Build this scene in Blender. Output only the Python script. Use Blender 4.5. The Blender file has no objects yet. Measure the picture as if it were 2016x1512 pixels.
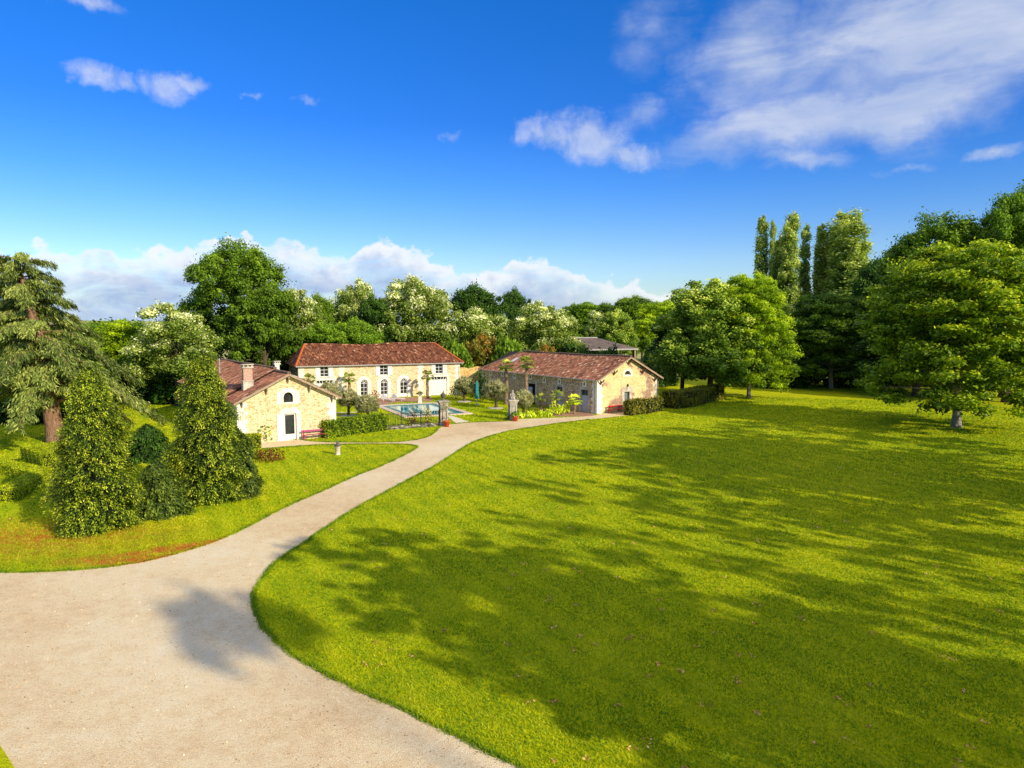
import bpy, math, random
import numpy as np
from mathutils import Vector, Matrix
from mathutils.geometry import tessellate_polygon

sc = bpy.context.scene
col = sc.collection
random.seed(7)
R = math.radians
# ------------------------------------------------------------------ camera and survey helpers
F, CH = 1400.0, 10.0
PT = math.atan(116 / F)
cam = bpy.data.objects.new('camera', bpy.data.cameras.new('camera'))
col.objects.link(cam)
cam.location = (0, 0, CH)
cam.rotation_euler = (math.pi / 2 - PT, 0, 0)
cam.data.sensor_width = 36
cam.data.lens = 36 * F / 2016
cam.data.clip_start = .1
cam.data.clip_end = 12000
sc.camera = cam

def ray(px, py):
    a, b = (px - 1008) / F, (756 - py) / F
    return Vector((a, math.cos(PT) + b * math.sin(PT), -math.sin(PT) + b * math.cos(PT)))

def G(px, py, z=0.0):                 # where a sight line meets the ground
    r = ray(px, py); t = (z - CH) / r.z
    return Vector((r.x * t, r.y * t, z))

def AT(px, py, Y):                    # a point on a sight line at a known distance
    r = ray(px, py); t = Y / r.y
    return Vector((r.x * t, Y, CH + r.z * t))

# ------------------------------------------------------------------ node helpers
def S(r, g, b):
    f = lambda c: c / 12.92 if c <= .04045 else ((c + .055) / 1.055) ** 2.4
    return (f(r / 255), f(g / 255), f(b / 255), 1)

class T:
    def __init__(s, tree): s.t = tree; tree.nodes.clear()
    def n(s, typ, props=None, **ins):
        nd = s.t.nodes.new('ShaderNode' + typ)
        for k, v in (props or {}).items(): setattr(nd, k, v)
        for k, v in ins.items():
            key = int(k[1:]) if k[0] == 'i' and k[1:].isdigit() else k.replace('_', ' ')
            sk = nd.inputs[key]
            if isinstance(v, bpy.types.NodeSocket): s.t.links.new(v, sk)
            elif isinstance(v, bpy.types.Node): s.t.links.new(v.outputs[0], sk)
            else: sk.default_value = v
        return nd
    def m(s, op, a, b=0.0, c=0.0, clamp=False):
        return s.n('Math', dict(operation=op, use_clamp=clamp), i0=a, i1=b, i2=c).outputs[0]
    def ramp(s, fac, stops, interp='LINEAR'):
        nd = s.n('ValToRGB', i0=fac); cr = nd.color_ramp; cr.interpolation = interp
        while len(cr.elements) < len(stops): cr.elements.new(.5)
        for e, (p, c) in zip(cr.elements, stops):
            e.position = p; e.color = c if len(c) == 4 else (*c, 1)
        return nd.outputs[0]
    def mix(s, fac, a, b, mode='MIX'):
        nd = s.n('Mix', dict(data_type='RGBA', blend_type=mode))
        for k, v in ((0, fac), (6, a), (7, b)):
            sk = nd.inputs[k]
            if isinstance(v, bpy.types.NodeSocket): s.t.links.new(v, sk)
            else: sk.default_value = v
        return nd.outputs[2]
    def noise(s, vec, scale, detail=4, rough=.6, dist=0):
        return s.n('TexNoise', Vector=vec, Scale=scale, Detail=detail, Roughness=rough, Distortion=dist).outputs[0]
    def obj(s): return s.n('TexCoord').outputs['Object']
    def pos(s): return s.n('NewGeometry').outputs['Position']
    def mp(s, v, sx, sy, sz): return s.n('Mapping', Vector=v, Scale=(sx, sy, sz)).outputs[0]
    def attr(s, name): return s.n('Attribute', dict(attribute_name=name)).outputs['Fac']
    def out(s, sh, vol=None):
        o = s.n('OutputMaterial'); s.t.links.new(sh if isinstance(sh, bpy.types.NodeSocket) else sh.outputs[0], o.inputs[0])
    def pbr(s, c, rough=.8, spec=.3, bump=None, bs=.5, bd=.02, **k):
        if bump is not None: k['Normal'] = s.n('Bump', Strength=bs, Distance=bd, Height=bump).outputs[0]
        return s.n('BsdfPrincipled', Base_Color=c, Roughness=rough, Specular_IOR_Level=spec, **k)

def newmat(name):
    m = bpy.data.materials.new(name); m.use_nodes = True
    return m, T(m.node_tree)

def plain(name, c, rough=.7, var=.15, scale=3.0, spec=.3, metal=0.0):
    m, t = newmat(name)
    n = t.noise(t.obj(), scale, 5, .65)
    dark = tuple(x * (1 - var * 1.6) for x in c[:3]) + (1,); lite = tuple(min(1, x * (1 + var)) for x in c[:3]) + (1,)
    t.out(t.pbr(t.ramp(n, [(.3, dark), (.7, lite)]), rough, spec, n, .3, .01, Metallic=metal))
    return m

def leafmat(name, stops, trans=.35, tcol=(1.15, 1.2, .45), rough=.55, warm=1.2):
    m, t = newmat(name)
    stops = [(q, (min(1, c_[0] * warm), c_[1] * 1.02, c_[2], 1)) for q, c_ in stops]
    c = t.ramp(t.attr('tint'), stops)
    big = t.noise(t.obj(), .35, 3)
    oi = t.n('ObjectInfo').outputs['Random']
    v = t.m('ADD', t.m('MULTIPLY', big, 1.1), t.m('MULTIPLY_ADD', oi, .3, 1.0))
    c = t.mix(1.0, c, t.n('CombineColor', i0=v, i1=v, i2=v).outputs[0], 'MULTIPLY')
    tc = t.mix(1.0, c, (*tcol, 1), 'MULTIPLY')
    t.out(t.n('MixShader', i0=trans, i1=t.pbr(c, rough, .25).outputs[0], i2=t.n('BsdfTranslucent', Color=tc).outputs[0]))
    return m

# ------------------------------------------------------------------ mesh helpers
def link(o, parent=None):
    col.objects.link(o)
    if parent: o.parent = parent
    return o

def tag(o, label=None, cat=None, group=None, kind=None):
    for k, v in (('label', label), ('category', cat), ('group', group), ('kind', kind)):
        if v: o[k] = v
    return o

def thing(name, label, cat, loc=(0, 0, 0), rz=0, group=None):
    o = bpy.data.objects.new(name, None); o.empty_display_size = .2
    link(o); o.location = loc; o.rotation_euler = (0, 0, rz)
    return tag(o, label, cat, group)

def copy_tree(o, parent=None):
    c = o.copy(); link(c)
    if parent: c.parent = parent
    for ch in list(o.children): copy_tree(ch, c)
    return c

class MB:
    def __init__(s): s.v = []; s.f = []; s.t = []; s.mi = []; s.ct = .5; s.cm = 0
    def add(s, vs, fs):
        b = len(s.v); s.v += [tuple(v) for v in vs]; s.t += [s.ct] * len(vs)
        for f in fs: s.f.append(tuple(b + i for i in f)); s.mi.append(s.cm)
    def box(s, x0, x1, y0, y1, z0, z1):
        s.add([(x, y, z) for x in (x0, x1) for y in (y0, y1) for z in (z0, z1)],
              [(0, 1, 3, 2), (4, 6, 7, 5), (0, 4, 5, 1), (2, 3, 7, 6), (0, 2, 6, 4), (1, 5, 7, 3)])
    def bar(s, p, q, w, d, up=(0, 0, 1)):      # rectangular bar between two points
        p, q = Vector(p), Vector(q); a = (q - p).normalized(); u = Vector(up)
        if abs(a.dot(u)) > .98: u = Vector((0, 1, 0))
        x = a.cross(u).normalized() * w / 2; y = x.cross(a).normalized() * d / 2
        vs = [e + sx * x + sy * y for e in (p, q) for sx, sy in ((-1, -1), (1, -1), (1, 1), (-1, 1))]
        s.add(vs, [(3, 2, 1, 0), (4, 5, 6, 7), (0, 1, 5, 4), (1, 2, 6, 5), (2, 3, 7, 6), (3, 0, 4, 7)])
    def tube(s, pts, rad, n=7, cap=True):
        pts = [Vector(p) for p in pts]; rings = []
        for i, p in enumerate(pts):
            a = (pts[min(i + 1, len(pts) - 1)] - pts[max(i - 1, 0)]).normalized()
            u = Vector((0, 0, 1)) if abs(a.z) < .9 else Vector((1, 0, 0))
            x = a.cross(u).normalized(); y = x.cross(a)
            r = rad[i] if hasattr(rad, '__len__') else rad
            rings.append([p + (x * math.cos(k * 2 * math.pi / n) + y * math.sin(k * 2 * math.pi / n)) * r for k in range(n)])
        fs = [(i * n + k, i * n + (k + 1) % n, (i + 1) * n + (k + 1) % n, (i + 1) * n + k) for i in range(len(pts) - 1) for k in range(n)]
        if cap: fs += [tuple(range(n - 1, -1, -1)), tuple((len(pts) - 1) * n + k for k in range(n))]
        s.add([v for r in rings for v in r], fs)
    def lathe(s, prof, c=(0, 0, 0), n=16, sq=False):      # prof: (radius, z); sq = square section
        if sq: n = 4
        off = math.pi / 4 if sq else 0; k2 = math.sqrt(2) if sq else 1
        vs = [(c[0] + r * k2 * math.cos(off + k * 2 * math.pi / n), c[1] + r * k2 * math.sin(off + k * 2 * math.pi / n), c[2] + z) for r, z in prof for k in range(n)]
        fs = [(i * n + k, i * n + (k + 1) % n, (i + 1) * n + (k + 1) % n, (i + 1) * n + k) for i in range(len(prof) - 1) for k in range(n)]
        fs += [tuple(range(n - 1, -1, -1)), tuple((len(prof) - 1) * n + k for k in range(n))]
        s.add(vs, fs)
    def poly(s, outline, holes, to3, d=0.0, depth=0.0, rim=0.0):
        """flat panel with holes at offset d; holes get reveals depth inward; rim gives the outer edge a thickness"""
        loops = [list(outline)] + [list(h) for h in holes]
        flat = [p for l in loops for p in l]
        tris = tessellate_polygon([[Vector((p[0], p[1], 0)) for p in l] for l in loops])
        s.add([to3(p[0], p[1], d) for p in flat], [tuple(t) for t in tris])
        for l, dep in [(h, depth) for h in loops[1:]] + [(loops[0], rim)]:
            if dep:
                n = len(l)
                s.add([to3(p[0], p[1], d) for p in l] + [to3(p[0], p[1], d - dep) for p in l], [(i, (i + 1) % n, n + (i + 1) % n, n + i) for i in range(n)])
    def build(s, name, mats, parent=None, smooth=False):
        me = bpy.data.meshes.new(name)
        me.from_pydata(s.v, [], s.f)
        for m in (mats if isinstance(mats, (list, tuple)) else [mats]): me.materials.append(m)
        if any(s.mi): me.polygons.foreach_set('material_index', s.mi)
        a = me.attributes.new('tint', 'FLOAT', 'POINT'); a.data.foreach_set('value', np.array(s.t, dtype=np.float32))
        if smooth: me.polygons.foreach_set('use_smooth', [True] * len(me.polygons))
        me.update()
        return link(bpy.data.objects.new(name, me), parent)

def quad_mesh(name, V, tint, mats, solid=None, tri=False):
    """V: (n,4,3) or (n,3,3) leaf corners; tint: (n,); solid: an MB appended with material slot 1"""
    n, k = V.shape[:2]
    vs = V.reshape(-1, 3); tv = np.repeat(tint, k)
    loops = np.arange(n * k); starts = np.arange(n) * k; tot = np.full(n, k)
    mi = np.zeros(n, int)
    if solid and solid.f:
        b = len(vs); vs = np.vstack([vs, np.array(solid.v)]); tv = np.concatenate([tv, np.array(solid.t)])
        fl = [i + b for f in solid.f for i in f]; ls = [len(f) for f in solid.f]
        st = np.concatenate([[0], np.cumsum(ls)[:-1]]) + len(loops)
        loops = np.concatenate([loops, fl]); starts = np.concatenate([starts, st]); tot = np.concatenate([tot, ls]); mi = np.concatenate([mi, np.ones(len(ls), int)])
    me = bpy.data.meshes.new(name)
    me.vertices.add(len(vs)); me.vertices.foreach_set('co', vs.astype(np.float32).ravel())
    me.loops.add(len(loops)); me.loops.foreach_set('vertex_index', loops.astype(np.int32))
    me.polygons.add(len(starts)); me.polygons.foreach_set('loop_start', starts.astype(np.int32)); me.polygons.foreach_set('loop_total', tot.astype(np.int32))
    for m in mats: me.materials.append(m)
    me.polygons.foreach_set('material_index', mi.astype(np.int32))
    a = me.attributes.new('tint', 'FLOAT', 'POINT'); a.data.foreach_set('value', tv.astype(np.float32))
    me.update(calc_edges=True); me.validate()
    return me

def unit(a): return a / (np.linalg.norm(a, axis=-1, keepdims=True) + 1e-9)

def leaves(P, Nr, size, rng, asp=.6, T_=None):
    """rhombic leaf faces at P facing Nr"""
    n = len(P); Nr = unit(Nr)
    r = T_ if T_ is not None else rng.normal(size=(n, 3))
    t = unit(r - (r * Nr).sum(1, keepdims=True) * Nr); b = np.cross(Nr, t)
    s = (size if hasattr(size, '__len__') else np.full(n, size))[:, None] * .5
    return np.stack([P - t * s, P + b * s * asp - Nr * s * .12, P + t * s, P - b * s * asp - Nr * s * .12], 1)

def clump_leaves(C, Rr, n_per, size, rng, tint0, flat=.75, up=.35, spread=.9, hang=0.0, asp=.6):
    """leaf faces spread through each clump (centres C, radii Rr)"""
    k = len(C); idx = np.repeat(np.arange(k), n_per); n = len(idx)
    d = unit(rng.normal(size=(n, 3)))
    rad = (.25 + .75 * rng.random(n) ** .6)[:, None] * Rr[idx][:, None]
    rad = rad * np.where(rng.random(n) < .22, 1.2 + .5 * rng.random(n), 1.0)[:, None]
    st = .7 + .7 * rng.random((k, 3)); off = d * rad * st[idx] * np.array([1, 1, flat])
    P = C[idx] + off
    P[:, 2] -= hang * rad[:, 0] * rng.random(n)
    Nr = d * .8 + rng.normal(size=(n, 3)) * spread * .55 + np.array([0, 0, up])
    sz = size * (.65 + .7 * rng.random(n))
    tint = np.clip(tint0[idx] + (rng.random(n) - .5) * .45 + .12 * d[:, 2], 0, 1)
    return leaves(P, Nr, sz, rng, asp), tint

def lobes_clumps(lobes, n, rng, rmin=.72, low=-.45, inner=.15):
    L = np.array(lobes, float); w = (L[:, 3] * L[:, 4] + L[:, 4] * L[:, 5] + L[:, 3] * L[:, 5]); w /= w.sum()
    out = []
    while len(out) < n:
        i = rng.choice(len(L), p=w); d = rng.normal(size=3); d /= np.linalg.norm(d)
        if d[2] < low: continue
        f = rng.uniform(.25, .7) if rng.random() < inner else rng.uniform(rmin, 1.0)
        p = L[i, :3] + d * f * L[i, 3:]
        q = (p - L[:, :3]) / L[:, 3:]; dist = np.sqrt((q ** 2).sum(1)); dist[i] = 9
        if dist.min() < .55 and rng.random() < .8: continue
        out.append(p)
    return np.array(out)

def limb_mesh(name, base_r, top, clumps, rng, mat, n_limbs=14, fork=.3, lean=(0, 0), n=8):
    """tapered trunk with limbs that reach into the crown"""
    mb = MB(); H = top; ax = lambda t: Vector((lean[0] * t + .12 * math.sin(t * 5) * base_r * 2, lean[1] * t, H * t))
    ts = [0, .02, .06, .15, .3, .5, .75, 1]
    mb.tube([ax(t) for t in ts], [base_r * k for k in (1.45, 1.2, 1.03, .95, .85, .62, .35, .06)], 10)
    for i in rng.choice(len(clumps), min(n_limbs, len(clumps)), replace=False):
        e = Vector(clumps[i]); t0 = max(.12, min(.85, fork + rng.random() * .35)); t0 = min(t0, max(.1, (e.z - .3) / H))
        p0 = ax(t0); mid = p0.lerp(e, .5) + Vector((0, 0, (e - p0).length * .1)) + Vector(rng.normal(size=3)) * .15
        r0 = base_r * (.5 - .3 * t0)
        pts = [p0.lerp(mid, u * 2) * (1 - u) + mid.lerp(e, max(0, u * 2 - 1)) * u if False else (p0 * (1 - u) ** 2 + mid * 2 * u * (1 - u) + e * u * u) for u in (0, .25, .5, .75, 1)]
        mb.tube(pts, [r0 * k for k in (1, .8, .6, .38, .12)], 6, False)
    me_o = mb.build(name, mat, None, True); me = me_o.data; bpy.data.objects.remove(me_o)
    return me

# ------------------------------------------------------------------ materials
M = {}
def rubble(name, stops, joint, s=1.0, mottled=None):
    m, t = newmat(name); o = t.obj()
    o2 = t.n('VectorMath', dict(operation='ADD'), i0=o, i1=t.n('VectorMath', dict(operation='SCALE'), i0=t.n('TexNoise', Vector=o, Scale=2.5).outputs['Color'], Scale=.16).outputs[0]).outputs[0]
    v = t.mp(o2, 2.6 * s, 2.6 * s, 5.2 * s)
    vo = t.n('TexVoronoi', Vector=v, Scale=1.0); ed = t.n('TexVoronoi', dict(feature='DISTANCE_TO_EDGE'), Vector=v, Scale=1.0).outputs[0]
    hue = t.n('SeparateColor', i0=vo.outputs['Color']).outputs[0]
    hue = t.m('ADD', t.m('MULTIPLY', hue, .75), t.m('MULTIPLY', t.noise(o, .9, 4), .3))
    c = t.ramp(hue, stops)
    fine = t.noise(o, 9, 4)
    c = t.mix(.35, c, t.ramp(fine, [(.3, (.35, .3, .25, 1)), (.7, (1, 1, 1, 1))]), 'MULTIPLY')
    em = t.m('SUBTRACT', 1.0, t.m('MULTIPLY', ed, 9.0, 0, True), 0, True)
    c = t.mix(t.m('MULTIPLY', em, .75), c, joint)
    if mottled:
        k = t.ramp(t.noise(o, .42, 4, .62, .5), [(.5, (0, 0, 0, 1)), (.56, (1, 1, 1, 1))])
        c = t.mix(k, c, t.ramp(t.noise(o, 2.2, 6, .7), [(.35, mottled[0]), (.65, mottled[1])]))
    h = t.m('ADD', t.m('MULTIPLY', ed, 3, 0, True), t.m('MULTIPLY', fine, .5))
    t.out(t.pbr(c, .92, .15, h, .7, .04)); return m
M['rubble'] = rubble('warm_rubble_stone', [(.14, S(204, 148, 92)), (.27, S(226, 190, 128)), (.42, S(238, 214, 158)), (.75, S(245, 230, 186))], S(246, 234, 196), 2.1)
M['rubble_grey'] = rubble('grey_brown_rubble_stone', [(.2, S(150, 112, 80)), (.36, S(196, 162, 122)), (.55, S(220, 192, 150)), (.8, S(236, 216, 180))], S(234, 214, 176), 1.7)
M['rubble_patch'] = rubble('old_plaster_over_rubble', [(.2, S(226, 196, 132)), (.5, S(238, 216, 152)), (.8, S(244, 228, 172))], S(246, 228, 170), 1.4, (S(138, 106, 88), S(206, 172, 142)))
M['rubble_wall'] = rubble('golden_garden_wall_stone', [(.2, S(190, 126, 62)), (.4, S(222, 178, 104)), (.7, S(240, 210, 140))], S(236, 200, 130), 1.6)
M['rubble_low'] = rubble('weathered_low_wall_stone', [(.2, S(70, 66, 60)), (.5, S(120, 114, 104)), (.8, S(190, 184, 170))], S(80, 76, 66), 1.3)

def dressed(name, base, dirt, amt=.5):
    m, t = newmat(name); o = t.obj()
    n = t.noise(o, 1.7, 6, .68); f = t.noise(o, 14, 4, .7)
    c = t.ramp(n, [(.28, dirt), (.28 + amt * .5, base), (.8, tuple(min(1, x * 1.05) for x in base[:3]) + (1,))])
    co = t.n('SeparateXYZ', Vector=o).outputs[2]
    j = t.m('PINGPONG', co, .19); j = t.m('LESS_THAN', j, .008)
    c = t.mix(t.m('MULTIPLY', j, .35), c, dirt)
    t.out(t.pbr(c, .85, .2, t.m('ADD', n, t.m('MULTIPLY', f, .4)), .35, .02)); return m
M['stone'] = dressed('pale_dressed_stone', S(250, 242, 222), S(226, 208, 170))
M['stone_old'] = dressed('weathered_dressed_stone', S(222, 210, 186), S(140, 124, 104), .6)
M['pillar'] = dressed('lichened_pillar_stone', S(214, 204, 184), S(104, 98, 90), .75)
M['urn'] = dressed('dark_lichened_stone', S(140, 132, 118), S(70, 64, 58), .8)

def tilemat(name, stops, soot):
    m, t = newmat(name); o = t.obj()
    c = t.ramp(t.attr('tint'), stops)
    c = t.mix(t.ramp(t.noise(o, .55, 5, .65), [(.42, (0, 0, 0, 1)), (.75, (.7, .7, .7, 1))]), c, soot)
    f = t.noise(o, 11, 5, .75)
    c = t.mix(.5, c, t.ramp(f, [(.3, (.35, .33, .3, 1)), (.65, (1, 1, 1, 1))]), 'MULTIPLY')
    t.out(t.pbr(c, .85, .25, f, .4, .02)); return m
M['tile_red'] = tilemat('red_canal_tiles', [(0, S(84, 52, 38)), (.3, S(138, 84, 58)), (.55, S(168, 106, 74)), (.8, S(204, 140, 100)), (1, S(232, 190, 150))], S(112, 72, 50))
M['tile_old'] = tilemat('old_mossy_canal_tiles', [(0, S(84, 56, 46)), (.3, S(136, 90, 70)), (.55, S(164, 108, 84)), (.8, S(190, 142, 116)), (1, S(216, 190, 164))], S(92, 66, 52))
M['tile_orange'] = plain('orange_hip_tiles', S(206, 108, 56), .8, .3, 6)
M['ridge_old'] = plain('mortared_ridge_tiles', S(124, 104, 86), .9, .4, 7)
M['white_paint'] = plain('white_painted_wood', S(240, 238, 230), .5, .05, 4)
M['pale_blue_paint'] = plain('pale_grey_blue_painted_wood', S(190, 196, 210), .6, .08, 4)
M['grey_paint'] = plain('grey_painted_wood', S(120, 130, 130), .6, .1, 4)
M['timber'] = plain('weathered_timber', S(176, 154, 128), .8, .25, 9)
M['bracket'] = plain('brown_timber_bracket', S(104, 72, 58), .8, .25, 9)
M['dark_timber'] = plain('dark_old_timber', S(62, 52, 46), .9, .3, 5)
M['zinc'] = plain('zinc', S(176, 172, 164), .5, .12, 3)
M['iron'] = plain('black_iron', S(36, 36, 38), .5, .2, 6)
M['interior'] = plain('dark_interior', S(24, 22, 20), .9, .2, 2)
M['red_paint'] = plain('red_painted_wood', S(214, 40, 34), .5, .12, 5)
M['magenta_paint'] = plain('magenta_painted_wood', S(168, 44, 104), .5, .12, 5)
M['terracotta'] = plain('terracotta', S(206, 92, 46), .75, .15, 6)
M['teal_cloth'] = plain('teal_parasol_cloth', S(52, 142, 140), .8, .15, 5)
M['white_plastic'] = plain('white_plastic', S(232, 226, 222), .5, .06, 4)
M['brick'] = plain('faded_brick', S(208, 168, 142), .9, .25, 8)
M['barn_roof'] = plain('grey_fibre_cement_sheets', S(124, 110, 100), .9, .3, .9)
M['coping'] = plain('pale_pink_coping_stone', S(226, 202, 176), .8, .14, 2.5)
m, t = newmat('window_glass')
t.out(t.pbr(t.ramp(t.noise(t.obj(), .8, 3), [(.35, S(26, 30, 34)), (.7, S(62, 66, 66))]), .06, .6)); M['glass'] = m

def barkmat(name, a, b):
    m, t = newmat(name); o = t.mp(t.obj(), 4, 4, .9)
    n = t.noise(o, 2.2, 8, .7, .6)
    t.out(t.pbr(t.ramp(n, [(.3, a), (.68, b)]), .95, .1, n, .9, .08)); return m
M['bark'] = barkmat('brown_bark', S(54, 44, 36), S(118, 102, 84))
M['bark_cedar'] = barkmat('reddish_cedar_bark', S(86, 60, 46), S(176, 138, 110))
M['bark_pale'] = barkmat('pale_grey_bark', S(92, 88, 80), S(176, 168, 152))
M['bark_palm'] = barkmat('fibrous_palm_bark', S(86, 66, 50), S(180, 152, 122))

G4 = lambda *cs: [(i / (len(cs) - 1), S(*c)) for i, c in enumerate(cs)]
M['oak'] = leafmat('oak_leaf', G4((26, 42, 6), (54, 82, 12), (84, 118, 20), (118, 150, 34)), .25)
M['dark_leaf'] = leafmat('dark_leaf', G4((14, 30, 6), (32, 60, 12), (52, 86, 18), (78, 114, 28)), .25)
M['mid_leaf'] = leafmat('mid_green_leaf', G4((30, 52, 8), (60, 92, 16), (94, 130, 26), (130, 164, 44)), .35)
M['lime_leaf'] = leafmat('lime_green_leaf', G4((40, 62, 6), (84, 116, 12), (130, 160, 18), (176, 198, 40)), .4)
M['hornbeam'] = leafmat('hornbeam_leaf', G4((34, 56, 6), (74, 106, 10), (118, 148, 16), (168, 188, 34)), .28)
M['lawn_tree'] = leafmat('spreading_lawn_tree_leaf', G4((30, 50, 4), (70, 100, 8), (112, 140, 14), (176, 190, 34)), .24)
M['linden'] = leafmat('linden_leaf', G4((34, 58, 12), (74, 106, 24), (120, 150, 44), (186, 202, 92)), .22)
M['acacia'] = leafmat('flowering_acacia_leaf', [(0, S(38, 56, 12)), (.3, S(78, 100, 26)), (.55, S(118, 134, 46)), (.7, S(152, 162, 82)), (.79, S(206, 206, 160)), (1, S(232, 230, 196))], .3, (1.1, 1.15, .6), .55, 1.04)
M['poplar'] = leafmat('poplar_leaf', G4((52, 76, 26), (92, 120, 48), (132, 154, 68), (176, 190, 104)), .3)
M['spruce'] = leafmat('spruce_shoots', [(0, S(16, 28, 8)), (.36, S(46, 68, 14)), (.56, S(88, 114, 20)), (.74, S(138, 160, 34)), (1, S(186, 198, 68))], .3)
M['yew'] = leafmat('dark_conifer', G4((18, 32, 10), (46, 68, 18), (78, 100, 30), (116, 136, 48)), .25)
M['cedar'] = leafmat('cedar_needles', [(0, S(36, 52, 20)), (.38, S(86, 108, 44)), (.68, S(130, 148, 68)), (1, S(176, 188, 104))], .25, (1.05, 1.08, .7))
M['olive'] = leafmat('olive_leaf', [(0, S(62, 72, 40)), (.4, S(116, 126, 80)), (.7, S(156, 164, 114)), (1, S(204, 208, 164))], .25, (1, 1.05, .8))
M['laurel'] = leafmat('laurel_leaf', G4((28, 48, 4), (72, 102, 8), (112, 142, 16), (160, 182, 40)), .35)
M['box_hedge'] = leafmat('clipped_hedge_leaf', G4((56, 76, 6), (112, 138, 12), (158, 178, 20), (196, 206, 44)), .4)
M['bronze_hedge'] = leafmat('bronze_hedge_leaf', G4((36, 40, 8), (76, 84, 18), (112, 118, 30), (150, 152, 50)), .3)
M['palm_leaf'] = leafmat('palm_frond', G4((44, 66, 20), (88, 116, 34), (136, 156, 56), (190, 198, 96)), .3)
M['lime_plant'] = leafmat('bright_lime_leaf', G4((80, 108, 10), (138, 170, 18), (180, 204, 40), (216, 226, 84)), .45)
M['red_leaf'] = leafmat('dark_red_leaf', G4((34, 16, 8), (70, 30, 16), (104, 52, 28), (96, 90, 36)), .3)
M['rust_leaf'] = leafmat('rust_and_green_leaf', G4((44, 56, 12), (74, 88, 20), (104, 102, 30), (146, 110, 46)), .3)
M['rose'] = leafmat('rose_leaf_and_bloom', [(0, S(40, 52, 16)), (.5, S(86, 104, 34)), (.72, S(150, 150, 60)), (.85, S(216, 190, 60)), (1, S(240, 220, 150))], .3)
def near(q, rx, ry, rot=0.0):
    v = t.n('Mapping', dict(vector_type='TEXTURE'), Vector=p, Location=(q.x, q.y, 0), Rotation=(0, 0, rot), Scale=(rx, ry, 1e4)).outputs[0]
    L = t.n('VectorMath', dict(operation='LENGTH'), i0=v).outputs['Value']
    return t.m('SUBTRACT', 1.0, L, 0, True)
m, t = newmat('grass_blade'); p = t.pos()
n1 = t.noise(p, .07, 4, .6); n2 = t.noise(p, .45, 5, .65)
q = t.m('ADD', t.m('MULTIPLY', n1, .5), t.m('MULTIPLY', n2, .5))
rows = t.m('MULTIPLY', t.m('SINE', t.m('MULTIPLY', t.n('VectorMath', dict(operation='DOT_PRODUCT'), i0=p, i1=(.88, .47, 0)).outputs['Value'], 5.2)), .045)
patch = t.ramp(t.noise(p, .22, 5, .7, .6), [(.36, (0, 0, 0, 1)), (.6, (1, 1, 1, 1))])
c = t.ramp(t.m('ADD', t.m('ADD', rows, t.m('MULTIPLY', t.attr('tint'), .36)), t.m('MULTIPLY', q, .64)), [(.3, S(94, 132, 22)), (.43, S(148, 174, 10)), (.55, S(198, 206, 12)), (.7, S(240, 230, 60))])
c = t.mix(t.m('MULTIPLY', patch, .4), c, S(116, 158, 36))
dryg = t.m('MAXIMUM', near(G(235, 1102), 3.6, 1.1, .12), near(G(330, 1082), 4.5, 1.0, .5))
dryg = t.m('MAXIMUM', dryg, t.m('MULTIPLY', near(G(60, 1060), 9, 4.5, .1), .6))
dryg = t.m('MULTIPLY', t.m('MULTIPLY', dryg, t.ramp(t.noise(p, 1.6, 5, .75), [(.35, (0, 0, 0, 1)), (.6, (1, 1, 1, 1))])), 1.7, 0, True)
c = t.mix(dryg, c, t.ramp(t.attr('tint'), [(.3, S(206, 112, 40)), (.7, S(214, 160, 70))]))
t.out(t.n('MixShader', i0=.35, i1=t.pbr(c, .6, .2).outputs[0], i2=t.n('BsdfTranslucent', Color=t.mix(1.0, c, (1.1, 1.1, .4, 1), 'MULTIPLY')).outputs[0])); M['grass'] = m
M['dry_leaf'] = leafmat('dry_fallen_leaf', G4((110, 74, 40), (150, 108, 64), (184, 142, 94), (206, 172, 124)), .1, (1, .95, .7))
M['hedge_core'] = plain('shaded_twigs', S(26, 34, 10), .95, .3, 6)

# lawn and fields
m, t = newmat('lawn_and_fields'); p = t.pos()
n1 = t.noise(p, .06, 5, .6); n2 = t.noise(p, .55, 5, .65); n3 = t.noise(t.mp(p, 1, 1.6, 1), 6.0, 5, .7); n4 = t.noise(p, 26, 3, .7)
s = t.m('ADD', t.m('ADD', t.m('MULTIPLY', n1, .35), t.m('MULTIPLY', n2, .3)), t.m('MULTIPLY', n3, .35))
c = t.ramp(s, [(.3, S(140, 160, 10)), (.45, S(188, 198, 8)), (.55, S(216, 218, 12)), (.7, S(242, 234, 44))])
st = t.m('MULTIPLY_ADD', t.m('SINE', t.m('MULTIPLY', t.n('VectorMath', dict(operation='DOT_PRODUCT'), i0=p, i1=(.94, .34, 0)).outputs['Value'], 3.3)), .05, .97)
c = t.mix(1.0, c, t.n('CombineColor', i0=st, i1=st, i2=st).outputs[0], 'MULTIPLY')
c = t.mix(.4, c, t.ramp(n4, [(.3, (.3, .34, .2, 1)), (.6, (1, 1, 1, 1))]), 'MULTIPLY')
# dry orange patches left of the drive
dry = t.m('MAXIMUM', near(G(235, 1102), 3.6, 1.1, .12), near(G(330, 1082), 4.5, 1.0, .5))
dry = t.m('MAXIMUM', dry, t.m('MULTIPLY', near(G(60, 1060), 9, 4.5, .1), .55))
dry = t.m('MULTIPLY', t.m('MULTIPLY', dry, t.ramp(t.noise(p, 1.6, 5, .75), [(.35, (0, 0, 0, 1)), (.6, (1, 1, 1, 1))])), 1.6, 0, True)
c = t.mix(dry, c, t.ramp(n3, [(.35, S(176, 104, 36)), (.7, S(196, 146, 54))]))
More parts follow.
